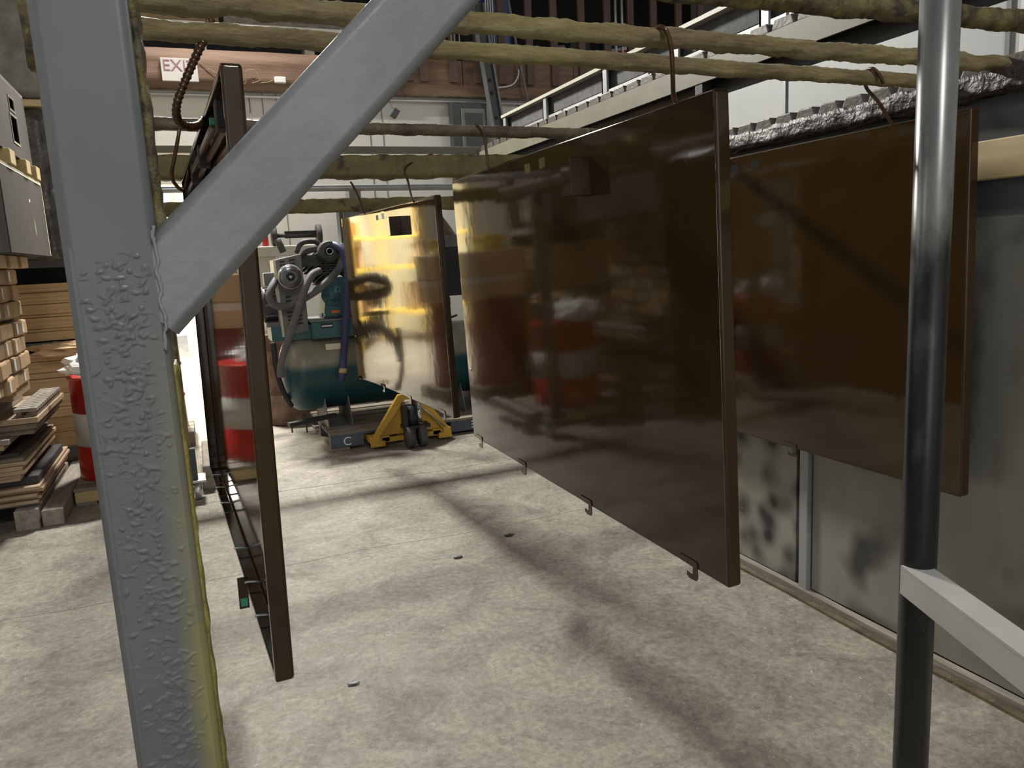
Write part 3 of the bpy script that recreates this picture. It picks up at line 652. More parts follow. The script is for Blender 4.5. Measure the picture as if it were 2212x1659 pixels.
MB().box((2.4, YB-.03, 4.95), (7.7, YB+.01, 5.05)).build('top_rail', 'picket_brown', pr)
# stored goods on the mezzanine
for i, (x0, x1, y0, z0, hgt, mt, lab) in enumerate((
        (-1.2, 1.05, .25, 3.93, .055, 'white_strip', 'long white plank on the mezzanine above the exit sign'),
        (-.6, 1.9, .25, 3.99, .05, 'white_strip', 'upper white plank lying on the mezzanine planks'),
        (-1.0, .55, .3, 4.045, .10, 'kraft_brown', 'flat brown carton lying on the white planks'),
        (.6, 2.3, .3, 4.045, .10, 'weathered', 'grey-brown board bundle lying on the white planks'))):
    single(MB().box((x0, YB+y0-.3, z0), (x1, YB+y0, z0+hgt)), 'stored_plank', mt, lab, 'plank', ((x0+x1)/2, YB+y0-.15, z0), 'goods on the mezzanine', bevel=.004)
for i, x in enumerate((-.8, .3, 1.4, 2.2)):
    single(MB().box((x, YB-.05, 3.76), (x+.1, YB+.3, 3.925)), 'spacer_block', 'weathered', 'dark timber spacer under the white planks on the mezzanine', 'block', (x+.05, YB+.12, 3.76), 'spacers under the white planks', bevel=.004)
bx = thing('blue_barrel', 'blue barrel with a white and red band behind the pickets', 'barrel', (5.72, YB+.5, 3.5))
MB().lathe((5.72, YB+.5, 3.5), [(.32, 0), (.34, .03), (.34, .75), (.31, .82), (.05, .85)], 28).build('body', 'drum_blue', bx)
MB().lathe((5.72, YB+.5, 3.5), [(.343, .52), (.346, .53), (.346, .56), (.343, .57)], 28).build('band', 'red_plain', bx)
MB().lathe((5.72, YB+.5, 3.5), [(.342, .48), (.344, .49), (.344, .51), (.342, .52)], 28).build('band', 'label_white', bx)
MB().lathe((5.72, YB+.5, 3.5), [(.342, .57), (.344, .58), (.344, .60), (.342, .61)], 28).build('band', 'label_white', bx)
bx2 = thing('blue_barrel', 'second barrel with red and white lid ring nearer the partition', 'barrel', (6.5, YB+.55, 3.5))
MB().lathe((6.5, YB+.55, 3.5), [(.3, 0), (.33, .03), (.33, .42), (.30, .46), (.05, .47)], 28).build('body', 'label_white', bx2)
MB().lathe((6.5, YB+.55, 3.5), [(.333, .25), (.337, .26), (.337, .32), (.333, .33)], 28).build('band', 'red_plain', bx2)
single(MB().box((3.55, YB+.2, 3.5), (3.95, YB+.6, 4.9)), 'storage_tote', 'blue_plastic', 'tall dark-blue tote behind the white conduits', 'tote', (3.75, YB+.4, 3.5), bevel=.02)
single(MB().box((4.78, YB+.15, 3.5), (5.0, YB+.4, 4.02)), 'storage_box', 'label_white', 'small white box behind the pickets', 'box', (4.9, YB+.3, 3.5), bevel=.006)
single(MB().box((4.95, YB+.6, 3.5), (5.25, YB+.9, 4.3)), 'storage_crate', 'dark_grey', 'dark crate in shadow behind the pickets', 'crate', (5.25, YB+.75, 3.5), bevel=.01)
fl_ = thing('flood_light', 'small grey floodlight fixed to the mezzanine boards', 'light', (4.4, YB-.1, 3.83))
MB().lathe((4.42, YB-.13, 3.92), [(.03, -.09), (.06, -.06), (.07, .03), (.078, .05)], 18, 'x').build('lamp_head', 'galvanised', fl_); MB().box((4.36, YB-.11, 3.785), (4.40, YB-.03, 3.9)).build('arm', 'mid_grey', fl_)
# conduits
for i, dx in enumerate((0, .028, .058, .086)):
    x = 3.505+dx; single(MB().cyl((x, YB-.09, 3.86), (x, YB-.09, 5.1), .0095, 8), 'conduit', 'conduit', 'thin white upright conduit in the bundle of four by the steel strut', 'pipe', (x, YB-.09, 3.86), 'bundled conduits')
for i, dx in enumerate((3.06, 3.10, 3.16)):
    single(MB().cyl((dx, YB-.085, 3.78), (dx, YB-.085, 4.97), .007, 8), 'wire_drop', 'conduit', 'white wire drop in front of the dark gap beside the bundled conduits', 'wire', (dx, YB-.085, 3.78), 'wire drops')
for px in (1330, 1344): 
    p = on_y(px, 60, YB-.1); single(MB().cyl((p.x, YB-.1, 3.5), (p.x, YB-.1, 5.1), .016, 8), 'conduit', 'conduit', 'pale upright conduit in front of the blue barrel', 'pipe', (p.x, YB-.1, 3.5), 'conduits by the blue barrel')
single(MB().tube(spline([on_y(1098, 0, YB-.12), on_y(1118, 110, YB-.12), on_y(1140, 218, YB-.12)]), .017, 8), 'grey_pipe', 'mid_grey', 'long leaning grey pipe against the mezzanine boards', 'pipe', on_y(1140, 218, YB-.12))
single(MB().tube(spline([on_y(1120, 150, YB-.1), on_y(1119, 165, YB-.1), on_y(1108, 182, YB-.1), on_y(1090, 188, YB-.1), on_y(1066, 190, YB-.1)]), .013, 8), 'curved_conduit', 'conduit', 'white conduit with a bend below the pickets', 'pipe', on_y(1066, 190, YB-.1))
for i, (z, mt, lab) in enumerate(((3.315, 'conduit', 'white horizontal conduit along the top of the white wall'), (3.345, 'rod_brown', 'rusty horizontal pipe just below the mezzanine timber'))):
    single(MB().cyl((-1.3, YB-.04-.012*i, z+.02*i), (5.2, YB-.04-.012*i, z+.02*i), .016-.004*i, 8), 'horizontal_conduit', mt, lab, 'pipe', (0, YB-.04, z))
# steel strut and junction cabinet
st = thing('steel_strut', 'dark grey steel strut with bolt holes in front of the white wall', 'strut', (3.6, YB-.15, 0))
pA, pB = on_y(1047, 120, YB-.2), on_y(1078, 300, YB-.2)
dd = (pB-pA); pA2 = pA-dd*.6; pB2 = pB+dd*1.5
MB().bar(pA2, pB2, .12, .05, (0, 1, 0)).build('web', 'dark_grey', st); MB().bar(pA2+Vector((.07, -.02, 0)), pB2+Vector((.07, -.02, 0)), .012, .1, (0, 1, 0)).build('flange', 'mid_grey', st)
MB().bar(pA2+Vector((-.06, -.02, 0)), pB2+Vector((-.06, -.02, 0)), .012, .1, (0, 1, 0)).build('flange', 'mid_grey', st)
for t_ in (.3, .45, .75): q = pA+dd*t_; MB().lathe((q.x, q.y-.028, q.z), [(.001, -.004), (.02, -.004), (.022, .004)], 12, 'y').build('bolt', 'black', st)
eb = thing('junction_cabinet', 'dark grey electrical cabinet high on the white wall', 'cabinet', (3.2, YB-.1, 2.7))
MB().box((2.99, YB-.16, 2.40), (3.42, YB-.03, 3.29)).build('body', 'dark_grey', eb, bevel=.01); MB().box((3.10, YB-.175, 2.5), (3.40, YB-.16, 3.22)).build('door', 'mid_grey', eb, bevel=.008)
MB().box((3.14, YB-.182, 2.54), (3.36, YB-.175, 3.17)).build('door_panel', 'dark_grey', eb, bevel=.006)
# exit sign, junction box, cable
p0, p1 = on_y(345, 125, YB-.1), on_y(430, 178, YB-.1)
es = thing('exit_sign', 'faded white exit sign with purple letters on the brown timber beam', 'sign', ((p0.x+p1.x)/2, YB-.1, p1.z))
MB().box((p0.x, YB-.125, p1.z), (p1.x, YB-.095, p0.z)).build('board', 'sign_white', es, bevel=.004)
text_part('EXIT', .155, 'sign_purple', es, facing_front(((p0.x+p1.x)/2, YB-.126, (p0.z+p1.z)/2+.035)))
p = on_y(605, 174, YB-.1); single(MB().box((p.x-.06, YB-.13, p.z-.03), (p.x+.06, YB-.092, p.z+.035)), 'junction_box', 'label_white', 'small white junction box on the brown timber beam', 'junction box', (p.x, YB-.11, p.z-.03), bevel=.01)
single(MB().tube(spline([on_y(430, 135, YB-.1), on_y(470, 160, YB-.11), on_y(505, 172, YB-.1), on_y(530, 180, YB-.1), on_y(532, 155, YB-.12), on_y(548, 152, YB-.12), on_y(562, 172, YB-.11), on_y(545, 180, YB-.1), on_y(575, 178, YB-.1), on_y(590, 173, YB-.1)]), .004, 6), 'loose_cable', 'rod_crust', 'thin loose cable looping between the exit sign and the junction box', 'cable', on_y(430, 135, YB-.1))
hs = thing('hanging_sensor', 'small dark box dangling on a cord before the white wall', 'sensor', on_y(853, 247, YB-.3))
p = on_y(853, 245, YB-.3); MB().cyl((p.x-.02, p.y, p.z+.05), (p.x-.02, p.y+.25, 3.36), .003, 5).build('cord', 'black', hs)
q = Matrix.Translation(p) @ Matrix.Rotation(.6, 4, 'Y'); m = MB().box((-.035, -.03, -.05), (.035, .03, .05)); m.v = [q @ v_ for v_ in m.v]; m.build('body', 'dark_grey', hs, bevel=.006)
# cable down the white wall
single(MB().tube([(x_, YB-.012, z_) for x_, z_ in ((.77, 3.33), (.775, 2.8), (.765, 2.2), (.77, 1.6))], .005, 5), 'wall_cable', 'mid_grey', 'thin grey cable running down the white wall behind the compressor', 'cable', (.77, YB-.012, 1.6))

# annex contents seen in the reflections
rk2 = thing('storage_rack', 'yellow steel rack with boxes against the yellow wall beyond the doorway', 'rack', (-2.2, 12.2, 0))
for x in (-2.5, -1.85):
    for y in (11.0, 13.2): MB().box((x-.03, y-.03, 0), (x+.03, y+.03, 2.4)).build('upright', 'rack_yellow', rk2)
for z in (.5, 1.25, 1.75):
    MB().box((-2.5, 10.97, z), (-1.82, 13.23, z+.05)).build('shelf', 'rack_yellow', rk2)
for i, (x, y, z, a_, h_, mt, lab) in enumerate(((-2.15, 11.5, .552, .35, .4, 'kraft', 'brown carton on the low shelf of the yellow rack'), (-2.15, 12.5, .552, .4, .45, 'kraft_brown', 'dark brown carton on the low shelf of the yellow rack'), (-2.15, 12.0, 1.302, .4, .35, 'kraft', 'brown carton on the middle shelf of the yellow rack'), (-2.15, 11.6, 1.802, .4, .22, 'orange', 'orange bin on the top shelf of the yellow rack'))):
    single(MB().box((x-a_/2-.05, y-a_/2, z), (x+a_/2, y+a_/2, z+h_)), 'shelf_box', mt, lab, 'box', (x, y, z), 'goods on the yellow rack', bevel=.01)

# ================================================================== COMPRESSOR, PALLET AND JACK
CY = 6.86
pal = thing('wooden_pallet', 'weathered pallet with blue ends marked with a white letter under the compressor', 'pallet', (1.6, 6.85, 0))
for y in (6.25, 6.81, 7.36): MB().box((.9, y, .022), (1.17, y+.09, .115)).build('stringer_block', 'blue_paint', pal, bevel=.003)
for y in (6.25, 6.81, 7.36): MB().box((1.93, y, .022), (2.55, y+.09, .115)).build('stringer_block', 'blue_paint' if y < 6.5 else 'pallet_wood', pal, bevel=.003)
for y in (6.25, 6.81, 7.36): MB().box((1.45, y, .022), (1.66, y+.09, .115)).build('stringer_block', 'pallet_wood', pal, bevel=.003)
for k in range(7): MB().box((.9, 6.245+k*.18, .117), (2.55, 6.245+k*.18+.13, .138)).build('deck_board', 'pallet_wood', pal, bevel=.003)
for x in (.9, 1.5, 2.4): MB().box((x, 6.25, 0), (x+.15, 7.45, .02)).build('bottom_board', 'pallet_wood', pal, bevel=.003)
MB().box((.898, 6.243, .119), (1.45, 6.2455, .136)).build('painted_edge', 'blue_paint', pal)
text_part('C', .10, 'label_white', pal, facing_front((1.035, 6.2485, .068)))
for k, (wd, z) in enumerate(((.13, .098), (.2, .072), (.15, .046))): MB().box((2.12, 6.2475, z-.006), (2.12+wd, 6.2495, z+.006)).build('stencil_mark', 'label_white', pal)

cp = thing('air_compressor', 'large teal two-stage air compressor with dusty tank and blue hoses', 'compressor', (1.6, CY, .138))
R0 = .335; ZT = .60; xl, xr = .60, 2.62
prof = [(.001, xl)]+[(R0*math.sin(a), xl+.17*(1-math.cos(a))) for a in [math.pi/2*k/8 for k in range(1, 9)]]+[(R0, xl+.172), (R0+.003, xl+.19), (R0, xl+.21)]
prof += [(R0, xr-.17)]+[(R0*math.cos(a), xr-.17+.17*math.sin(a)) for a in [math.pi/2*k/8 for k in range(1, 8)]]+[(.001, xr)]
tk = MB().lathe((0, CY, ZT), prof, 48, 'x').build('tank', 'tank_teal', cp)
MB().box((.98, CY-R0*.82, .80), (1.11, CY-R0*.74, .85)).build('data_plate', 'yellow_wall', tk)
fx = lambda px, py, Y: on_y(px, py, Y)
for x in (.93, 2.15):
    lg = MB()
    for dx in (0, .20):
        pts = [(CY-.36, .142), (CY+.3, .142), (CY+.22, .36), (CY+.1, .295), (CY-.1, .295), (CY-.24, .42), (CY-.36, .19)]
        lg.prism(pts, lambda u, v_, s, x=x, dx=dx: (x+dx+.008*s, u, v_))
    lg.box((x, CY-.36, .139), (x+.21, CY+.3, .147)); lg.build('saddle_leg', 'grey_dust', cp)
MB().bar((.60, 6.42, .235), (1.0, 6.5, .25), .06, .03).bar((.62, 6.40, .25), (.62, 6.40, .17), .012, .012, (0, 1, 0)).bar((.74, 6.42, .22), (.74, 6.42, .15), .012, .012, (0, 1, 0)).build('slide_bracket', 'black', cp)
# pump block on its mount
mt_ = MB(); mt_.box((.88, CY-.27, .90), (1.66, CY+.25, 1.045)); bsx = mt_.build('mount', 'teal', cp, bevel=.006)
MB().box((.868, CY-.285, 1.045), (1.67, CY+.26, 1.058)).build('mount_lip', 'grey_dust', bsx)
MB().box((.955, CY-.2725, .985), (1.055, CY-.2705, 1.028)).build('maker_plate', 'black', bsx)
MB().box((.962, CY-.2738, .998), (1.048, CY-.2726, 1.010)).build('plate_stripe', 'label_white', bsx)
cr = MB(); pts = [(1.00, 1.06), (1.36, 1.06), (1.34, 1.28), (1.29, 1.40), (1.10, 1.40), (1.04, 1.32)]
cr.prism(pts, lambda u, v_, s: (u, CY-.20+.36*s, v_)); crk = cr.build('crankcase', 'teal', cp, bevel=.012)
cc = fx(718, 637, CY-.21); MB().lathe((cc.x, CY-.20, cc.z), [(.001, -.055), (.04, -.055), (.044, -.02), (.085, -.018), (.092, -.012), (.092, 0)], 32, 'y').build('bearing_cover', 'teal', crk)
for k in range(8): a = 2*math.pi*k/8; MB().lathe((cc.x+.075*math.cos(a), CY-.218, cc.z+.075*math.sin(a)), [(.001, -.006), (.007, -.006), (.007, 0)], 8, 'y').build('bolt', 'cast_dark', crk)
o_ = fx(697, 680, CY-.2); MB().lathe((o_.x, CY-.2005, o_.z), [(.001, -.003), (.021, -.002), (.022, 0)], 18, 'y').build('sight_glass', 'label_white', crk); MB().box((o_.x-.007, CY-.205, o_.z-.014), (o_.x+.006, CY-.2036, o_.z+.014)).build('sight_mark', 'black', crk)
o_ = fx(725, 673, CY-.2); MB().box((o_.x-.035, CY-.2025, o_.z-.012), (o_.x+.035, CY-.2005, o_.z+.012)).build('caution_label', 'orange', crk)
for k in range(12): MB().box((1.02+k*.028, CY-.212, 1.058), (1.035+k*.028, CY-.2, 1.076)).build('base_fin', 'cast_dark', crk)
def cylinder(x, z, ang, hgt, r, n, name):
    m = MB(); q = Matrix.Translation((x, CY-.02, z)) @ Matrix.Rotation(ang, 4, 'Y')
    m.cyl((0, 0, 0), (0, 0, hgt), r*.62, 18)
    for k in range(n): zz = hgt*(.15+.8*k/(n-1)); m.box((-r, -r, zz), (r, r, zz+hgt*.32/n))
    m.v = [q @ v_ for v_ in m.v]; return m.build(name, 'cast_dark', cp)
cylinder(1.10, 1.34, -.62, .30, .105, 9, 'finned_cylinder'); cylinder(1.25, 1.34, .55, .30, .10, 9, 'finned_cylinder')
m = MB().box((.86, CY-.12, 1.50), (1.04, CY+.12, 1.60)); m.build('cylinder_head', 'cast_dark', cp, bevel=.012)
m = MB()
for k in range(8): m.box((1.02, CY-.13, 1.44+k*.022), (1.30, CY+.12, 1.449+k*.022))
m.box((1.05, CY-.10, 1.42), (1.28, CY+.10, 1.62)); m.build('intercooler', 'cast_dark', cp)
# cooler / guard with louvres on the left
ga, gb = fx(591, 562, CY-.2), fx(650, 548, CY-.2); gc, gd = fx(612, 728, CY-.2), fx(668, 715, CY-.2)
gm = MB(); gm.hexa([gc, gd, gd+Vector((.02, .3, 0)), gc+Vector((0, .3, 0)), ga, gb, gb+Vector((.02, .3, 0)), ga+Vector((0, .3, 0))]); gd_ = gm.build('belt_guard', 'grey_dust', cp, bevel=.008)
gm = MB(); gm.hexa([gc+Vector((-.006, -.006, 0)), gc+Vector((.012, -.01, 0)), gc+Vector((.012, .3, 0)), gc+Vector((-.006, .3, 0)), ga+Vector((-.006, -.006, 0)), ga+Vector((.012, -.01, 0)), ga+Vector((.012, .3, 0)), ga+Vector((-.006, .3, 0))]); gm.build('guard_edge', 'drum_white', gd_)
gx = lambda s, t_: (ga*(1-s)+gb*s)*(1-t_)+(gc*(1-s)+gd*s)*t_
lv = [(.2, .38, .04+.045*k) for k in range(7)]+[(.55, .75, .05+.045*k) for k in range(5)]+[(.25, .45, .5+.05*k) for k in range(8)]+[(.5, .8, .72+.05*k) for k in range(4)]
for s0, s1, t0 in lv:
    q0, q1 = gx(s0, t0), gx(s1, t0); MB().bar(q0+Vector((0, -.004, 0)), q1+Vector((0, -.004, -.004)), .012, .013).build('louvre', 'black', gd_)
fa = lambda p, r, nm, m1: nm
for (px, py, rr, ym) in ((627, 598, .092, CY-.33), (710, 543, .088, CY-.26)):
    c_ = fx(px, py, ym); af = MB().lathe((c_.x, ym, c_.z), [(.001, -.03), (.03, -.03), (.035, -.045), (.055, -.048), (.062, -.04), (.078, -.045), (rr*.93, -.04), (rr, -.02), (rr, .05), (rr*.9, .065), (.04, .07), (.035, .2)], 36, 'y').build('air_filter', 'chrome_dark' if px < 660 else 'cast_dark', cp)
    MB().lathe((c_.x, ym, c_.z), [(.002, -.052), (.012, -.05), (.016, -.03)], 14, 'y').build('wing_nut', 'bright_metal', af)
    if px < 660: MB().lathe((c_.x, ym, c_.z), [(rr*1.0, -.005), (rr*1.07, 0), (rr*1.07, .012), (rr, .015)], 36, 'y').build('filter_rim', 'drum_white', af)
    else: MB().lathe((c_.x, ym, c_.z), [(.022, -.052), (.026, -.056), (.03, -.052)], 24, 'y').build('filter_ring', 'bright_metal', af)
# hoses
HY = CY-.40
H = lambda pl, Y0=HY: spline([on_y(x, y, Y0+dy) for x, y, dy in pl])
MB().tube(H([(690, 585, .12), (672, 596, .05), (657, 630, 0), (640, 680, 0), (622, 735, 0), (607, 785, 0), (606, 815, .0)]), .03, 12).build('air_hose', 'hose_dusty', cp)
MB().tube(H([(738, 552, .15), (732, 580, .1), (700, 615, .03), (665, 640, .06), (625, 660, .1), (596, 660, .1), (582, 640, .1), (590, 615, .16), (600, 600, .3)]), .03, 12).build('air_hose', 'hose_dusty', cp)
MB().tube(H([(700, 533, .2), (725, 530, .1), (745, 550, .03), (751, 600, 0), (748, 690, 0), (742, 770, .0), (738, 822, .0)]), .031, 12).build('air_hose', 'hose_blue', cp)
q0, q1 = on_y(741, 795, HY), on_y(740, 805, HY); MB().cyl(q0, q1, .034, 14).build('hose_clamp', 'pallet_yellow', cp)
MB().tube(H([(640, 545, .35), (652, 525, .3), (680, 522, .3), (695, 535, .3)]), .022, 10).build('intake_pipe', 'cast_dark', cp); MB().tube(H([(650, 570, .33), (660, 545, .28), (690, 538, .3)]), .022, 10).build('intake_pipe', 'cast_dark', cp)
MB().tube(H([(612, 545, .4), (605, 530, .4), (600, 520, .42)]), .03, 10).build('breather', 'cast_dark', cp)
MB().tube(H([(590, 740, .06), (598, 800, .02), (612, 845, 0), (630, 878, 0)]), .022, 10).build('drain_hose', 'black', cp)
MB().lathe((.63, CY-.16, .42), [(.001, -.03), (.025, -.03), (.03, 0), (.03, .03)], 12, 'x').build('port_plug', 'black', tk)
# motor
mo = MB().lathe((0, CY+.05, 1.2), [(.05, .50), (.14, .515), (.15, .54), (.15, .68), (.14, .71), (.05, .72)], 28, 'x').build('motor', 'dark_grey', cp)
for k in range(10): a = 2*math.pi*k/10; MB().box((.54, CY+.05+.145*math.cos(a)-.006, 1.2+.145*math.sin(a)-.012), (.66, CY+.05+.145*math.cos(a)+.006, 1.2+.145*math.sin(a)+.012)).build('cooling_rib', 'mid_grey', mo)
MB().box((.55, CY-.12, 1.36), (.64, CY-.0, 1.47)).build('terminal_box', 'mid_grey', mo, bevel=.01); MB().box((.53, CY-.15, 1.02), (.72, CY+.2, 1.055)).build('motor_foot', 'mid_grey', mo)
MB().box((.56, CY-.18, .9), (.9, CY+.2, 1.02)).build('motor_base', 'teal', cp)
# second pump cluster visible between the panels
MB().box((1.95, CY-.22, 1.18), (2.35, CY+.2, 1.62)).build('control_box', 'black', cp, bevel=.01)
MB().box((1.98, CY-.24, 1.10), (2.12, CY-.2, 1.17)).build('pressure_switch', 'grey_dust', cp, bevel=.004); MB().box((2.02, CY-.243, 1.115), (2.06, CY-.24, 1.155)).build('switch_label', 'yellow_strap', cp)
MB().lathe((2.03, CY-.25, 1.03), [(.001, -.03), (.035, -.03), (.04, -.02), (.04, .02)], 20, 'y').build('pressure_gauge', 'bright_metal', cp)
MB().tube(spline([(1.9, CY-.22, 1.04), (1.96, CY-.26, 1.0), (2.06, CY-.27, .985), (2.18, CY-.2, 1.0)]), .01, 8).build('copper_line', 'black', cp)
MB().tube(spline([on_y(938, 465, 7.0), on_y(965, 500, 7.0), on_y(995, 545, 7.0)]), .055, 12).build('duct_hose', 'rod_brown', cp); MB().box((1.9, CY-.1, 1.62), (2.4, CY+.2, 1.72)).build('shelf_plate', 'grey_dust', cp)

# pallet jack
pj = thing('pallet_jack', 'yellow pallet jack with its forks pushed under the compressor pallet', 'pallet jack', (1.55, 6.1, 0))
for x0 in (1.20, 1.73):
    MB().box((x0, 6.13, .045), (x0+.165, 7.3, .10)).build('fork', 'jack_yellow', pj, bevel=.006)
    MB().lathe((x0+.082, 7.2, .04), [(.01, -.05), (.038, -.05), (.038, .05), (.01, .05)], 18, 'x').build('load_roller', 'rubber', pj)
for s, x0 in ((1, 1.20), (-1, 1.895)):
    pts = [(x0, .02), (x0+s*.12, .02), (x0+s*.12, .065), (x0+s*.075, .065), (x0+s*.075, .10), (x0+s*.31, .385), (x0+s*.345, .385), (x0+s*.345, .43), (x0+s*.255, .43), (x0+s*.01, .085)]
    MB().prism(pts, lambda u, v_, s_: (u, 6.105+.045*s_, v_)).build('frame_leg', 'jack_yellow', pj, bevel=.004)
    MB().prism([(x0+s*.06, .10), (x0+s*.30, .385), (x0+s*.30, .10)], lambda u, v_, s_: (u, 6.152+.008*s_, v_)).build('frame_web', 'jack_yellow', pj)
MB().box((1.30, 6.13, .045), (1.80, 6.15, .085)).build('cross_member', 'jack_yellow', pj)
MB().cyl((1.55, 6.07, .16), (1.55, 6.07, .34), .05, 20).box((1.47, 6.02, .17), (1.50, 6.13, .36)).box((1.46, 6.0, .155), (1.68, 6.14, .18)).build('pump', 'black', pj)
MB().cyl((1.60, 6.035, .20), (1.60, 6.035, .33), .02, 14).cyl((1.60, 6.035, .33), (1.60, 6.035, .36), .012, 12).build('pump_ram', 'bright_metal', pj)
for x in (1.47, 1.575):
    wh = MB().lathe((x, 6.01, .09), [(.03, 0), (.055, 0), (.06, .006), (.085, .002), (.09, .008), (.09, .052), (.085, .058), (.06, .054), (.03, .06)], 36, 'x').build('steer_wheel', 'rubber', pj)
    MB().lathe((x, 6.01, .09), [(.002, -.004), (.03, -.004), (.034, .03), (.03, .064), (.002, .064)], 18, 'x').build('hub', 'cast_dark', wh)
MB().tube(spline([(1.56, 6.04, .34), (1.56, 6.03, .6), (1.56, 6.06, 1.18)]), .016, 10).build('handle_shaft', 'black', pj)
MB().tube(spline([(1.56, 6.06, 1.16), (1.47, 6.06, 1.24), (1.50, 6.06, 1.33), (1.62, 6.06, 1.33), (1.65, 6.06, 1.24), (1.56, 6.06, 1.16)]), .013, 8).build('handle_grip', 'black', pj)
MB().tube([(1.62, 6.09, .33), (1.83, 6.09, .12)], .006, 6).build('link_rod', 'galvanised', pj)

# things behind the compressor
rb2 = single(MB().lathe((.80, 7.80, 0), [(.27, 0), (.285, .02), (.28, .04), (.28, .29), (.29, .30), (.28, .31), (.28, .58), (.29, .59), (.28, .60), (.28, .86), (.29, .88), (.27, .885), (.26, .86), (.001, .86)], 32), 'rusty_barrel', 'rust', 'rusty dented steel barrel standing beside the compressor tank', 'barrel', (.80, 7.80, 0))
shf = thing('dusty_shelf', 'dusty white equipment shelf behind the compressor', 'shelf', (1.1, 8.3, 0))
MB().box((.45, 8.05, 1.62), (1.75, 8.6, 1.72)).build('top', 'drum_white', shf, bevel=.01)
MB().box((.5, 8.1, 1.2), (.8, 8.55, 1.62)).build('side_cabinet', 'drum_white', shf)
for x in (.5, 1.68):
    for y in (8.1, 8.53): MB().box((x, y, 0), (x+.05, y+.05, 1.62)).build('leg', 'mid_grey', shf)
ht = thing('hand_truck', 'small wheeled hand truck lying on the dusty shelf', 'hand truck', (.95, 8.15, 1.72))
pa, pb = on_y(590, 527, 8.12), on_y(684, 516, 8.12); zz = 1.72+.10
MB().cyl((pa.x, 8.12, zz), (pb.x+.02, 8.12, zz), .022, 12).build('axle', 'dark_grey', ht)
for x in (pa.x-.01, pb.x): MB().lathe((x, 8.12, zz), [(.03, 0), (.06, .005), (.095, 0), (.10, .01), (.10, .04), (.095, .05), (.06, .045), (.03, .05)], 28, 'x').build('wheel', 'rubber', ht)
MB().box((pa.x+.12, 8.10, zz-.03), (pa.x+.45, 8.16, zz+.04)).build('axle_bracket', 'black', ht)
MB().box((pa.x-.1, 8.14, 1.722), (pa.x-.04, 8.19, 2.02)).build('frame_tube', 'red_plain', ht, bevel=.01)
ad_ = thing('air_dryer', 'grey boxed unit with dark frame on the dusty shelf', 'machine', (1.62, 8.3, 1.72))
MB().box((1.50, 8.06, 1.722), (1.74, 8.5, 2.06)).build('body', 'mid_grey', ad_, bevel=.006)
MB().box((1.42, 8.02, 2.06), (1.74, 8.5, 2.10)).box((1.45, 8.03, 1.722), (1.485, 8.06, 2.06)).build('frame', 'dark_grey', ad_)
MB().box((1.60, 8.2, 2.101), (1.72, 8.4, 2.3)).build('vent_stack', 'mid_grey', ad_)

# ================================================================== DRUMS AND BOXES BEHIND THE FRONT POST
p2 = thing('drum_pallet', 'pale wooden pallet under the red and white drum', 'pallet', (-.6, 6.1, 0))
for y in (5.72, 6.07, 6.42): MB().box((-.885, y, .018), (-.2, y+.08, .10)).build('stringer', 'pallet_yellow' if y < 6 else 'weathered', p2, bevel=.004)
for k in range(5): MB().box((-.885, 5.70+k*.165, .102), (-.2, 5.70+k*.165+.145, .122)).build('deck_board', 'weathered' if k % 2 else 'pallet_wood', p2, bevel=.003)
for x in (-.88, -.36): MB().box((x, 5.72, 0), (x+.12, 6.5, .017)).build('bottom_board', 'weathered', p2)
def drum(name, label, x, y, z0, h, r, bands, group=None):
    t = thing(name, label, 'drum', (x, y, z0), group=group)
    for (f0, f1, mt, nm) in bands:
        a_, b2 = h*f0, h*f1; pr = [(r, a_)]
        for rg in (.34, .67):
            if f0 < rg < f1: pr += [(r, h*rg-.02), (r+.008, h*rg-.008), (r+.008, h*rg+.008), (r, h*rg+.02)]
        pr += [(r, b2)]
        if f1 == 1: pr += [(r+.008, b2+.002), (r+.008, b2+.014), (r-.01, b2+.014), (r-.014, b2-.01), (.001, b2-.01)]
        if f0 == 0: pr = [(.001, .0), (r+.006, 0), (r+.006, .012)]+pr[1:]
        MB().lathe((x, y, z0), pr, 40).build(nm, mt, t)
    return t
drum('steel_drum', 'red drum with a scuffed white middle band on the pale pallet', -.59, 6.08, .123, .70, .285, ((0, .34, 'drum_red', 'lower_body'), (.34, .67, 'drum_white', 'middle_body'), (.67, 1, 'drum_red', 'upper_body')))
# crumpled bag and paper on the drum
def crumple(c, r, amp, seed, name, mat, label, cat, flat=.5, group=None):
    m = MB(); nu, nv = 22, 14; vs = []
    for j in range(nv+1):
        th = math.pi*j/nv
        for i in range(nu):
            ph = 2*math.pi*i/nu; d_ = Vector((math.sin(th)*math.cos(ph), math.sin(th)*math.sin(ph), math.cos(th)))
            k = 1+amp*(fn(d_, 2.2, seed)+.6*fn(d_, 5, seed+2)); p = Vector((d_.x*r[0]*k, d_.y*r[1]*k, d_.z*r[2]*k)); p.z = max(p.z, -r[2]*flat); vs.append(Vector(c)+p)
    fs = [(j*nu+i, j*nu+(i+1) % nu, (j+1)*nu+(i+1) % nu, (j+1)*nu+i) for j in range(nv) for i in range(nu)]
    m.add(vs, fs); return single(m, name, mat, label, cat, (c[0], c[1], c[2]-r[2]*flat), group)
crumple((-.66, 6.0, .90), (.22, .2, .10), .5, 3, 'plastic_bag', 'paper_white', 'crumpled white plastic bag on top of the red and white drum', 'bag', .6)
drum('steel_drum', 'maroon steel drum carrying two cartons behind the grey post', -.47, 7.5, .13, .86, .29, ((0, 1, 'drum_maroon', 'body'),))
p3_ = thing('drum_pallet', 'pallet under the maroon drum', 'pallet', (-.47, 7.5, 0))
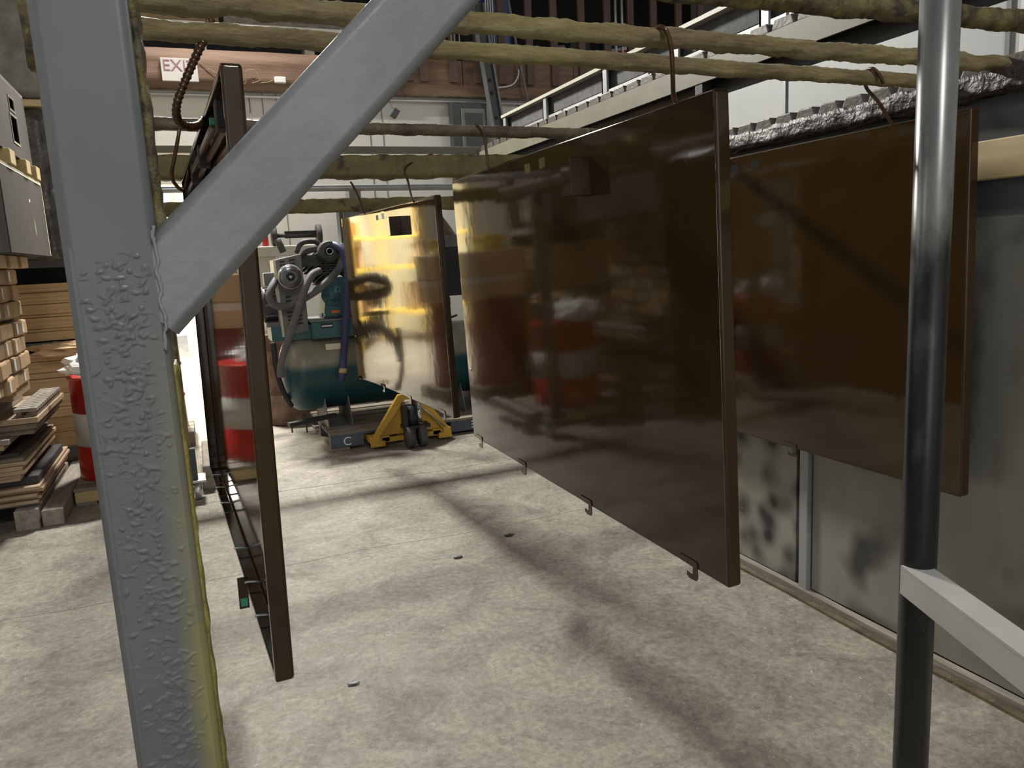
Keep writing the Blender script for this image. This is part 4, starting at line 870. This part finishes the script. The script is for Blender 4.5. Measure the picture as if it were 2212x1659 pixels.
for k in range(4): MB().box((-.79, 7.17+k*.17, .105), (-.13, 7.17+k*.17+.15, .128)).build('deck_board', 'pallet_wood', p3_, bevel=.003)
for x in (-.79, -.52, -.22): MB().box((x, 7.18, 0), (x+.09, 7.83, .104)).build('stringer', 'pallet_wood', p3_)
for i, (z, h_, mt, lab) in enumerate(((1.008, .235, 'kraft_light', 'lower kraft carton with white tape on the maroon drum'), (1.245, .24, 'kraft_light', 'upper kraft carton on the maroon drum'))):
    t = thing('kraft_carton', lab, 'carton', (-.47, 7.5, z), group='cartons on the maroon drum')
    MB().box((-.76+.01*i, 7.24, z), (-.18+.005*i, 7.75, z+h_)).build('body', mt, t, bevel=.006)
    if i == 0: MB().box((-.761, 7.238, z+.16), (-.179, 7.752, z+.222)).build('tape', 'tape', t)
t = thing('strap_reel', 'yellow strapping reel on the upper carton', 'reel', (-.47, 7.5, 1.487)); MB().lathe((-.47, 7.5, 1.487), [(.2, 0), (.2, .02), (.19, .02), (.19, .13), (.2, .13), (.2, .15), (.06, .15), (.06, 0)], 30).build('reel', 'yellow_strap', t)

# ================================================================== LEFT: LUMBER, CARTONS, CABINETS
# lumber and sheet offcuts, one object each; side faces look towards +X
stack = [  # (right edge X, front Y, back Y, thickness, material)
    ('weathered', -1.02, 5.42, 6.45, .018), ('plywood', -1.03, 5.38, 6.50, .02), ('plywood', -1.015, 5.40, 6.52, .02), ('plywood', -1.03, 5.37, 6.48, .02),
    ('plywood', -1.00, 5.40, 6.55, .022), ('plywood', -1.01, 5.36, 6.55, .022), ('board_black_face', -1.02, 5.44, 6.4, .05), ('plywood', -1.10, 5.33, 6.35, .022), ('plywood', -1.09, 5.33, 6.40, .022),
    ('plywood', -1.06, 5.30, 6.42, .024), ('plywood', -1.07, 5.30, 6.40, .024), ('plywood', -1.05, 5.32, 6.45, .024), ('plywood_dark', -1.06, 5.31, 6.44, .022), ('board_black_face', -1.09, 5.36, 6.45, .018),
    ('weathered', -1.19, 5.29, 6.3, .035), ('plywood', -1.15, 5.31, 6.3, .03), ('weathered', -1.12, 5.30, 6.3, .03), ('plywood_dark', -1.00, 5.40, 6.4, .035), ('plywood_dark', -.98, 5.38, 6.42, .03), ('plywood', -.97, 5.40, 6.45, .035)]
ORD = 'first second third fourth fifth sixth seventh eighth ninth tenth eleventh twelfth thirteenth fourteenth fifteenth sixteenth seventeenth eighteenth nineteenth twentieth'.split()
z = .13; names = {'weathered': 'grey weathered plank', 'plywood': 'tan plywood offcut sheet', 'plywood_dark': 'dark plywood offcut sheet', 'board_black_face': 'black-faced board'}
for i, (mt, xr_, y0, y1, th) in enumerate(stack):
    ln = random.uniform(.0, .05); h_ = th
    m = MB().box((-1.95, y0+ln*.4, z), (xr_, y1, z+h_))
    o = single(m, 'lumber_board', mt, f'{names[mt]}, {ORD[i]} from the bottom of the lumber stack', 'board', (-1.5, 5.9, z), 'lumber stack by the cartons', bevel=.003)
    z += h_+.0015
zl = z
for x, wh_ in ((-1.9, 'far side'), (-1.16, 'drum side')): single(MB().box((x, 5.32, 0), (x+.13, 6.6, .129)), 'bearer_timber', 'weathered', f'thick square timber on the floor under the {wh_} of the lumber stack', 'timber', (x+.06, 5.9, 0), 'bearers under the lumber stack', bevel=.006)
single(MB().box((-1.02, 5.34, 0), (-.90, 6.7, .105)), 'bearer_timber', 'weathered', 'grey square timber lying on the floor between lumber stack and drum pallet', 'timber', (-.96, 6.0, 0), bevel=.008)
single(MB().box((-2.0, 5.22, zl), (-1.32, 5.34, zl+.075)), 'squared_timber', 'plywood', 'squared pale timber lying across the top of the lumber stack', 'timber', (-1.6, 5.28, zl), bevel=.006)
single(MB().box((-2.0, 5.26, zl+.077), (-1.24, 5.40, zl+.16)), 'squared_timber', 'plywood', 'topmost thick squared timber on the lumber stack', 'timber', (-1.6, 5.33, zl+.077), bevel=.006)
single(MB().box((-1.35, 5.42, zl), (-1.2, 6.3, zl+.10)), 'grey_plank', 'weathered', 'grey plank lying lengthwise beside the slatted strip', 'plank', (-1.27, 5.8, zl), bevel=.004)
sl = thing('slatted_strip', 'strip of small wooden slats lying on the lumber stack', 'slats', (-1.04, 5.9, zl))
for k in range(12): MB().box((-1.10, 5.45+k*.078, zl+.03), (-.975, 5.45+k*.078+.062, zl+.052)).build('slat', 'weathered', sl, bevel=.002)
for x in (-1.09, -1.01): MB().box((x, 5.45, zl), (x+.03, 6.38, zl+.03)).build('runner', 'plywood_dark', sl)
# bricks of wrapped cartons
FX = -1.06
z = .80
single(MB().box((-2.0, 5.05, 0), (-1.4, 5.20, zl-.01)), 'support_crate', 'plywood_dark', 'dark plywood crate end beside the lumber stack', 'crate', (-1.7, 5.12, 0))
rows = [.100, .104, .108, .100, None, .104, .104, .10]
z = zl+.165; ci = 0
sup = single(MB().box((-1.95, 5.45, zl+.103), (FX-.03, 6.0, zl+.163)), 'carton_tray', 'kraft_brown', 'brown tray carrying the small wrapped cartons', 'tray', (-1.5, 5.7, zl+.103), bevel=.004)
single(MB().box((-1.95, 5.46, zl), (-1.36, 6.0, zl+.101)), 'timber_skid', 'plywood_dark', 'dark timber skid between lumber stack and carton tray', 'skid', (-1.6, 5.7, zl), bevel=.004)
proto = {}
for r_, h_ in enumerate(rows):
    if h_ is None:
        single(MB().box((-1.9, 5.40, z), (FX-.06, 5.98, z+.02)), 'divider_board', 'board_black_face', 'dark divider board between the carton layers', 'board', (-1.5, 5.7, z)); z += .022; continue
    off = random.uniform(-.02, .02)
    for k in range(5):
        y0 = 5.02+k*.185+(.09 if r_ % 2 else 0)+off; xf = FX+random.uniform(-.02, .01)
        if y0+.175 > 6.02: continue
        lay = 'upper' if r_ > 4 else 'lower'
        lb = (r_*3+k*5) % 4 < 2; row_ = r_ if r_ < 4 else r_-1
        t = thing('wrapped_carton', f'wrapped carton {"with white label" if lb else "without label"}, row {ORD[row_]} up from the tray, {ORD[k]} towards the film-wrapped load', 'carton', (xf-.2, y0+.09, z), group='wrapped cartons above the lumber stack')
        MB().box((xf-.45, y0, z), (xf, y0+.178, z+h_-.003)).build('body', 'kraft' if (r_+k) % 3 else 'kraft_brown', t, bevel=.012)
        if lb: MB().box((xf, y0+.02, z+.02), (xf+.0012, y0+.055, z+h_-.015)).build('label', 'label_white', t)
    z += h_
zc = z
for y, q_ in ((5.05, 'far from the film-wrapped load'), (5.38, 'in the middle'), (5.7, 'nearest the film-wrapped load')): single(MB().box((-1.6, y, zc), (-.98, y+.22, zc+.075)), 'dunnage_block', 'kraft_light', f'pale wood block under the lower steel cabinet, {q_}', 'block', (-1.3, y+.1, zc), 'blocks under the lower steel cabinet', bevel=.006)
zc += .077
def cutout_cabinet(name, label, x1, y0, y1, z0, z1, holes, slots):
    t = thing(name, label, 'cabinet', (x1-.4, (y0+y1)/2, z0), group='stainless cabinets')
    us = sorted({y0, y1, *[q for h in holes for q in h[:2]]}); vs_ = sorted({z0, z1, *[q for h in holes for q in h[2:]]})
    m = MB()
    for i in range(len(us)-1):
        for j in range(len(vs_)-1):
            if not any(h[0] <= us[i]+1e-6 and us[i+1] <= h[1]+1e-6 and h[2] <= vs_[j]+1e-6 and vs_[j+1] <= h[3]+1e-6 for h in holes):
                m.add([(x1, us[i], vs_[j]), (x1, us[i+1], vs_[j]), (x1, us[i+1], vs_[j+1]), (x1, us[i], vs_[j+1])], [(0,1,2,3)])
    m.build('side_sheet', 'stainless', t, recalc=False, solid=.003)
    MB().box((x1-.8, y0, z0), (x1-.004, y0+.003, z1)).box((x1-.8, y1-.003, z0), (x1-.004, y1, z1)).box((x1-.8, y0+.004, z1-.003), (x1-.004, y1-.004, z1)).box((x1-.8, y0+.004, z0), (x1-.004, y1-.004, z0+.003)).box((x1-.8, y0, z0), (x1-.797, y1, z1)).build('body', 'stainless', t)
    MB().box((x1-.8, y0, z1), (x1+.004, y1+.006, z1+.02)).build('top_edge', 'steel_edge', t, bevel=.003); MB().box((x1-.006, y1-.002, z0), (x1+.004, y1+.008, z1)).build('corner_edge', 'steel_edge', t, bevel=.002)
    for h in holes:
        e = .012; MB().box((x1+.0015, h[0]-e, h[2]-e), (x1+.006, h[1]+e, h[2])).box((x1+.0015, h[0]-e, h[3]), (x1+.006, h[1]+e, h[3]+e)).box((x1+.0015, h[0]-e, h[2]), (x1+.006, h[0], h[3])).box((x1+.0015, h[1], h[2]), (x1+.006, h[1]+e, h[3])).build('cutout_rim', 'steel_edge', t, bevel=.002)
    for (y, z_, r1, r2) in slots:
        n_ = 20; MB().prism([(y+r1*math.cos(2*math.pi*k/n_), z_+r2*math.sin(2*math.pi*k/n_)) for k in range(n_)], lambda u, v_, s: (x1+.0015+.001*s, u, v_)).build('slot', 'black' if r2 > .03 else 'bright_metal', t)
    return t
XC = -.88
cutout_cabinet('steel_cabinet', 'lower stainless cabinet with small slot on the wrapped cartons', XC, 4.9, 6.15, zc, zc+.47, [], [(5.72, zc+.17, .028, .055), (5.66, zc+.33, .012, .01)])
zc2 = zc+.492
for y, yy, q_ in ((5.15, 5.3, 'far from the film-wrapped load'), (5.62, 5.76, 'in the middle'), (5.95, 6.09, 'nearest the film-wrapped load')): single(MB().box((-1.5, y, zc2), (XC+.02, yy, zc2+.085)), 'dunnage_block', 'pallet_yellow', f'yellow-tan wood block between the two stainless cabinets, {q_}', 'block', (-1.2, y+.07, zc2), 'blocks between the stainless cabinets', bevel=.005)
zc3 = zc2+.087
cutout_cabinet('steel_cabinet', 'upper stainless cabinet with two square cutouts', XC-.01, 4.9, 6.0, zc3, zc3+.42, [(5.50, 5.68, zc3+.09, zc3+.24), (5.52, 5.66, zc3+.28, zc3+.345)], [])
# flattened-cardboard piles behind, in two tiers, with the wrapped load above
def pile(x0, x1, y0, y1, z0, z1, name, label, n_, seed):
    t = thing(name, label, 'cardboard', ((x0+x1)/2, (y0+y1)/2, z0)); random.seed(seed); z_ = z0
    cuts = sorted(random.uniform(.2, 1) for _ in range(n_)); tot = sum(cuts); random.shuffle(cuts)
    for c_ in cuts:
        h_ = (z1-z0)*c_/tot; j_ = random.uniform(0, .025)
        MB().box((x0, y0+j_, z_), (x1-random.uniform(0, .02), y1, z_+h_-.003)).build('bundle', 'kraft_edge', t, bevel=.003); z_ += h_
    return t
pile(-1.75, -.84, 7.0, 7.6, .16, .93, 'cardboard_pile', 'lower pile of flattened cardboard behind the red drum', 8, 1)
pile(-1.75, -.84, 7.0, 7.6, 1.03, 1.48, 'cardboard_pile', 'upper pile of flattened cardboard above a dark shelf', 7, 2)
t = thing('pallet_rack', 'dark storage rack holding cardboard piles and the film-wrapped load', 'rack', (-1.25, 7.4, 0))
for z_ in (.10, .96, 1.60): MB().box((-1.9, 6.98, z_), (-.80, 7.7, z_+.058)).build('shelf_beam', 'grey_blue_wall', t)
for x in (-1.95, -.84):
    for y in (7.05, 7.64): MB().box((x, y, 0), (x+.045, y+.045, 2.74)).build('upright', 'black', t)
MB().box((-1.9, 7.66, .2), (-.80, 7.70, 2.74)).build('back_panel', 'black', t)
crumple((-.98, 6.95, .96), (.26, .12, .06), .55, 9, 'kraft_paper', 'kraft_light', 'crumpled brown packing paper spilling from the cardboard pile', 'paper', .9)
def wrapped(a_, b2, seed, amp, name, mat, label):
    single(lumpy_box(a_, b2, .07, amp, seed, 7), name, mat, label, 'wrapped load', ((a_[0]+b2[0])/2, (a_[1]+b2[1])/2, a_[2]))
wrapped((-1.86, 6.75, 1.665), (-.88, 7.6, 2.72), 61, .03, 'film_wrapped_load', 'film', 'load wrapped in crumpled dark plastic film behind the steel cabinets')
wrapped((-2.2, 6.8, 2.84), (-.75, 7.6, 4.3), 67, .03, 'film_wrapped_load', 'film_grey', 'taller load wrapped in grey translucent film above the dark one')
single(MB().box((-2.2, 6.70, 2.755), (-.75, 7.6, 2.80)), 'pine_board', 'pine', 'pale board between the two film-wrapped loads', 'board', (-1.5, 7.1, 2.755))

# ================================================================== SCRAPS ON THE FLOOR
for i, (px, py, a_, lab) in enumerate(((1100, 1157, .020, 'small dark leaf scrap on the floor in the shadow strip'), (990, 1205, .016, 'curled dark paint flake on the bare floor beside the shadow strip'), (763, 1478, .014, 'grey paint flake on the floor by the edge-on panel'))):
    p = on_z(px, py, 0); m = MB(); vs = []
    for k in range(9): a = 2*math.pi*k/9; rr = a_*(1+.5*fn((k*1.3, i, 0), 1, 3)); vs.append((p.x+rr*1.6*math.cos(a), p.y+rr*.8*math.sin(a), .001+.006*abs(math.sin(a*1.5))))
    vs2 = [(x, y, z_+.002) for x, y, z_ in vs]; n_ = 9
    m.add(vs+vs2, [tuple(range(n_))[::-1], tuple(range(n_, 2*n_))]+[(k, (k+1) % n_, n_+(k+1) % n_, n_+k) for k in range(n_)])
    single(m, 'floor_scrap', ['black', 'dark_grey', 'mid_grey'][i], lab, 'scrap', (p.x, p.y, 0))
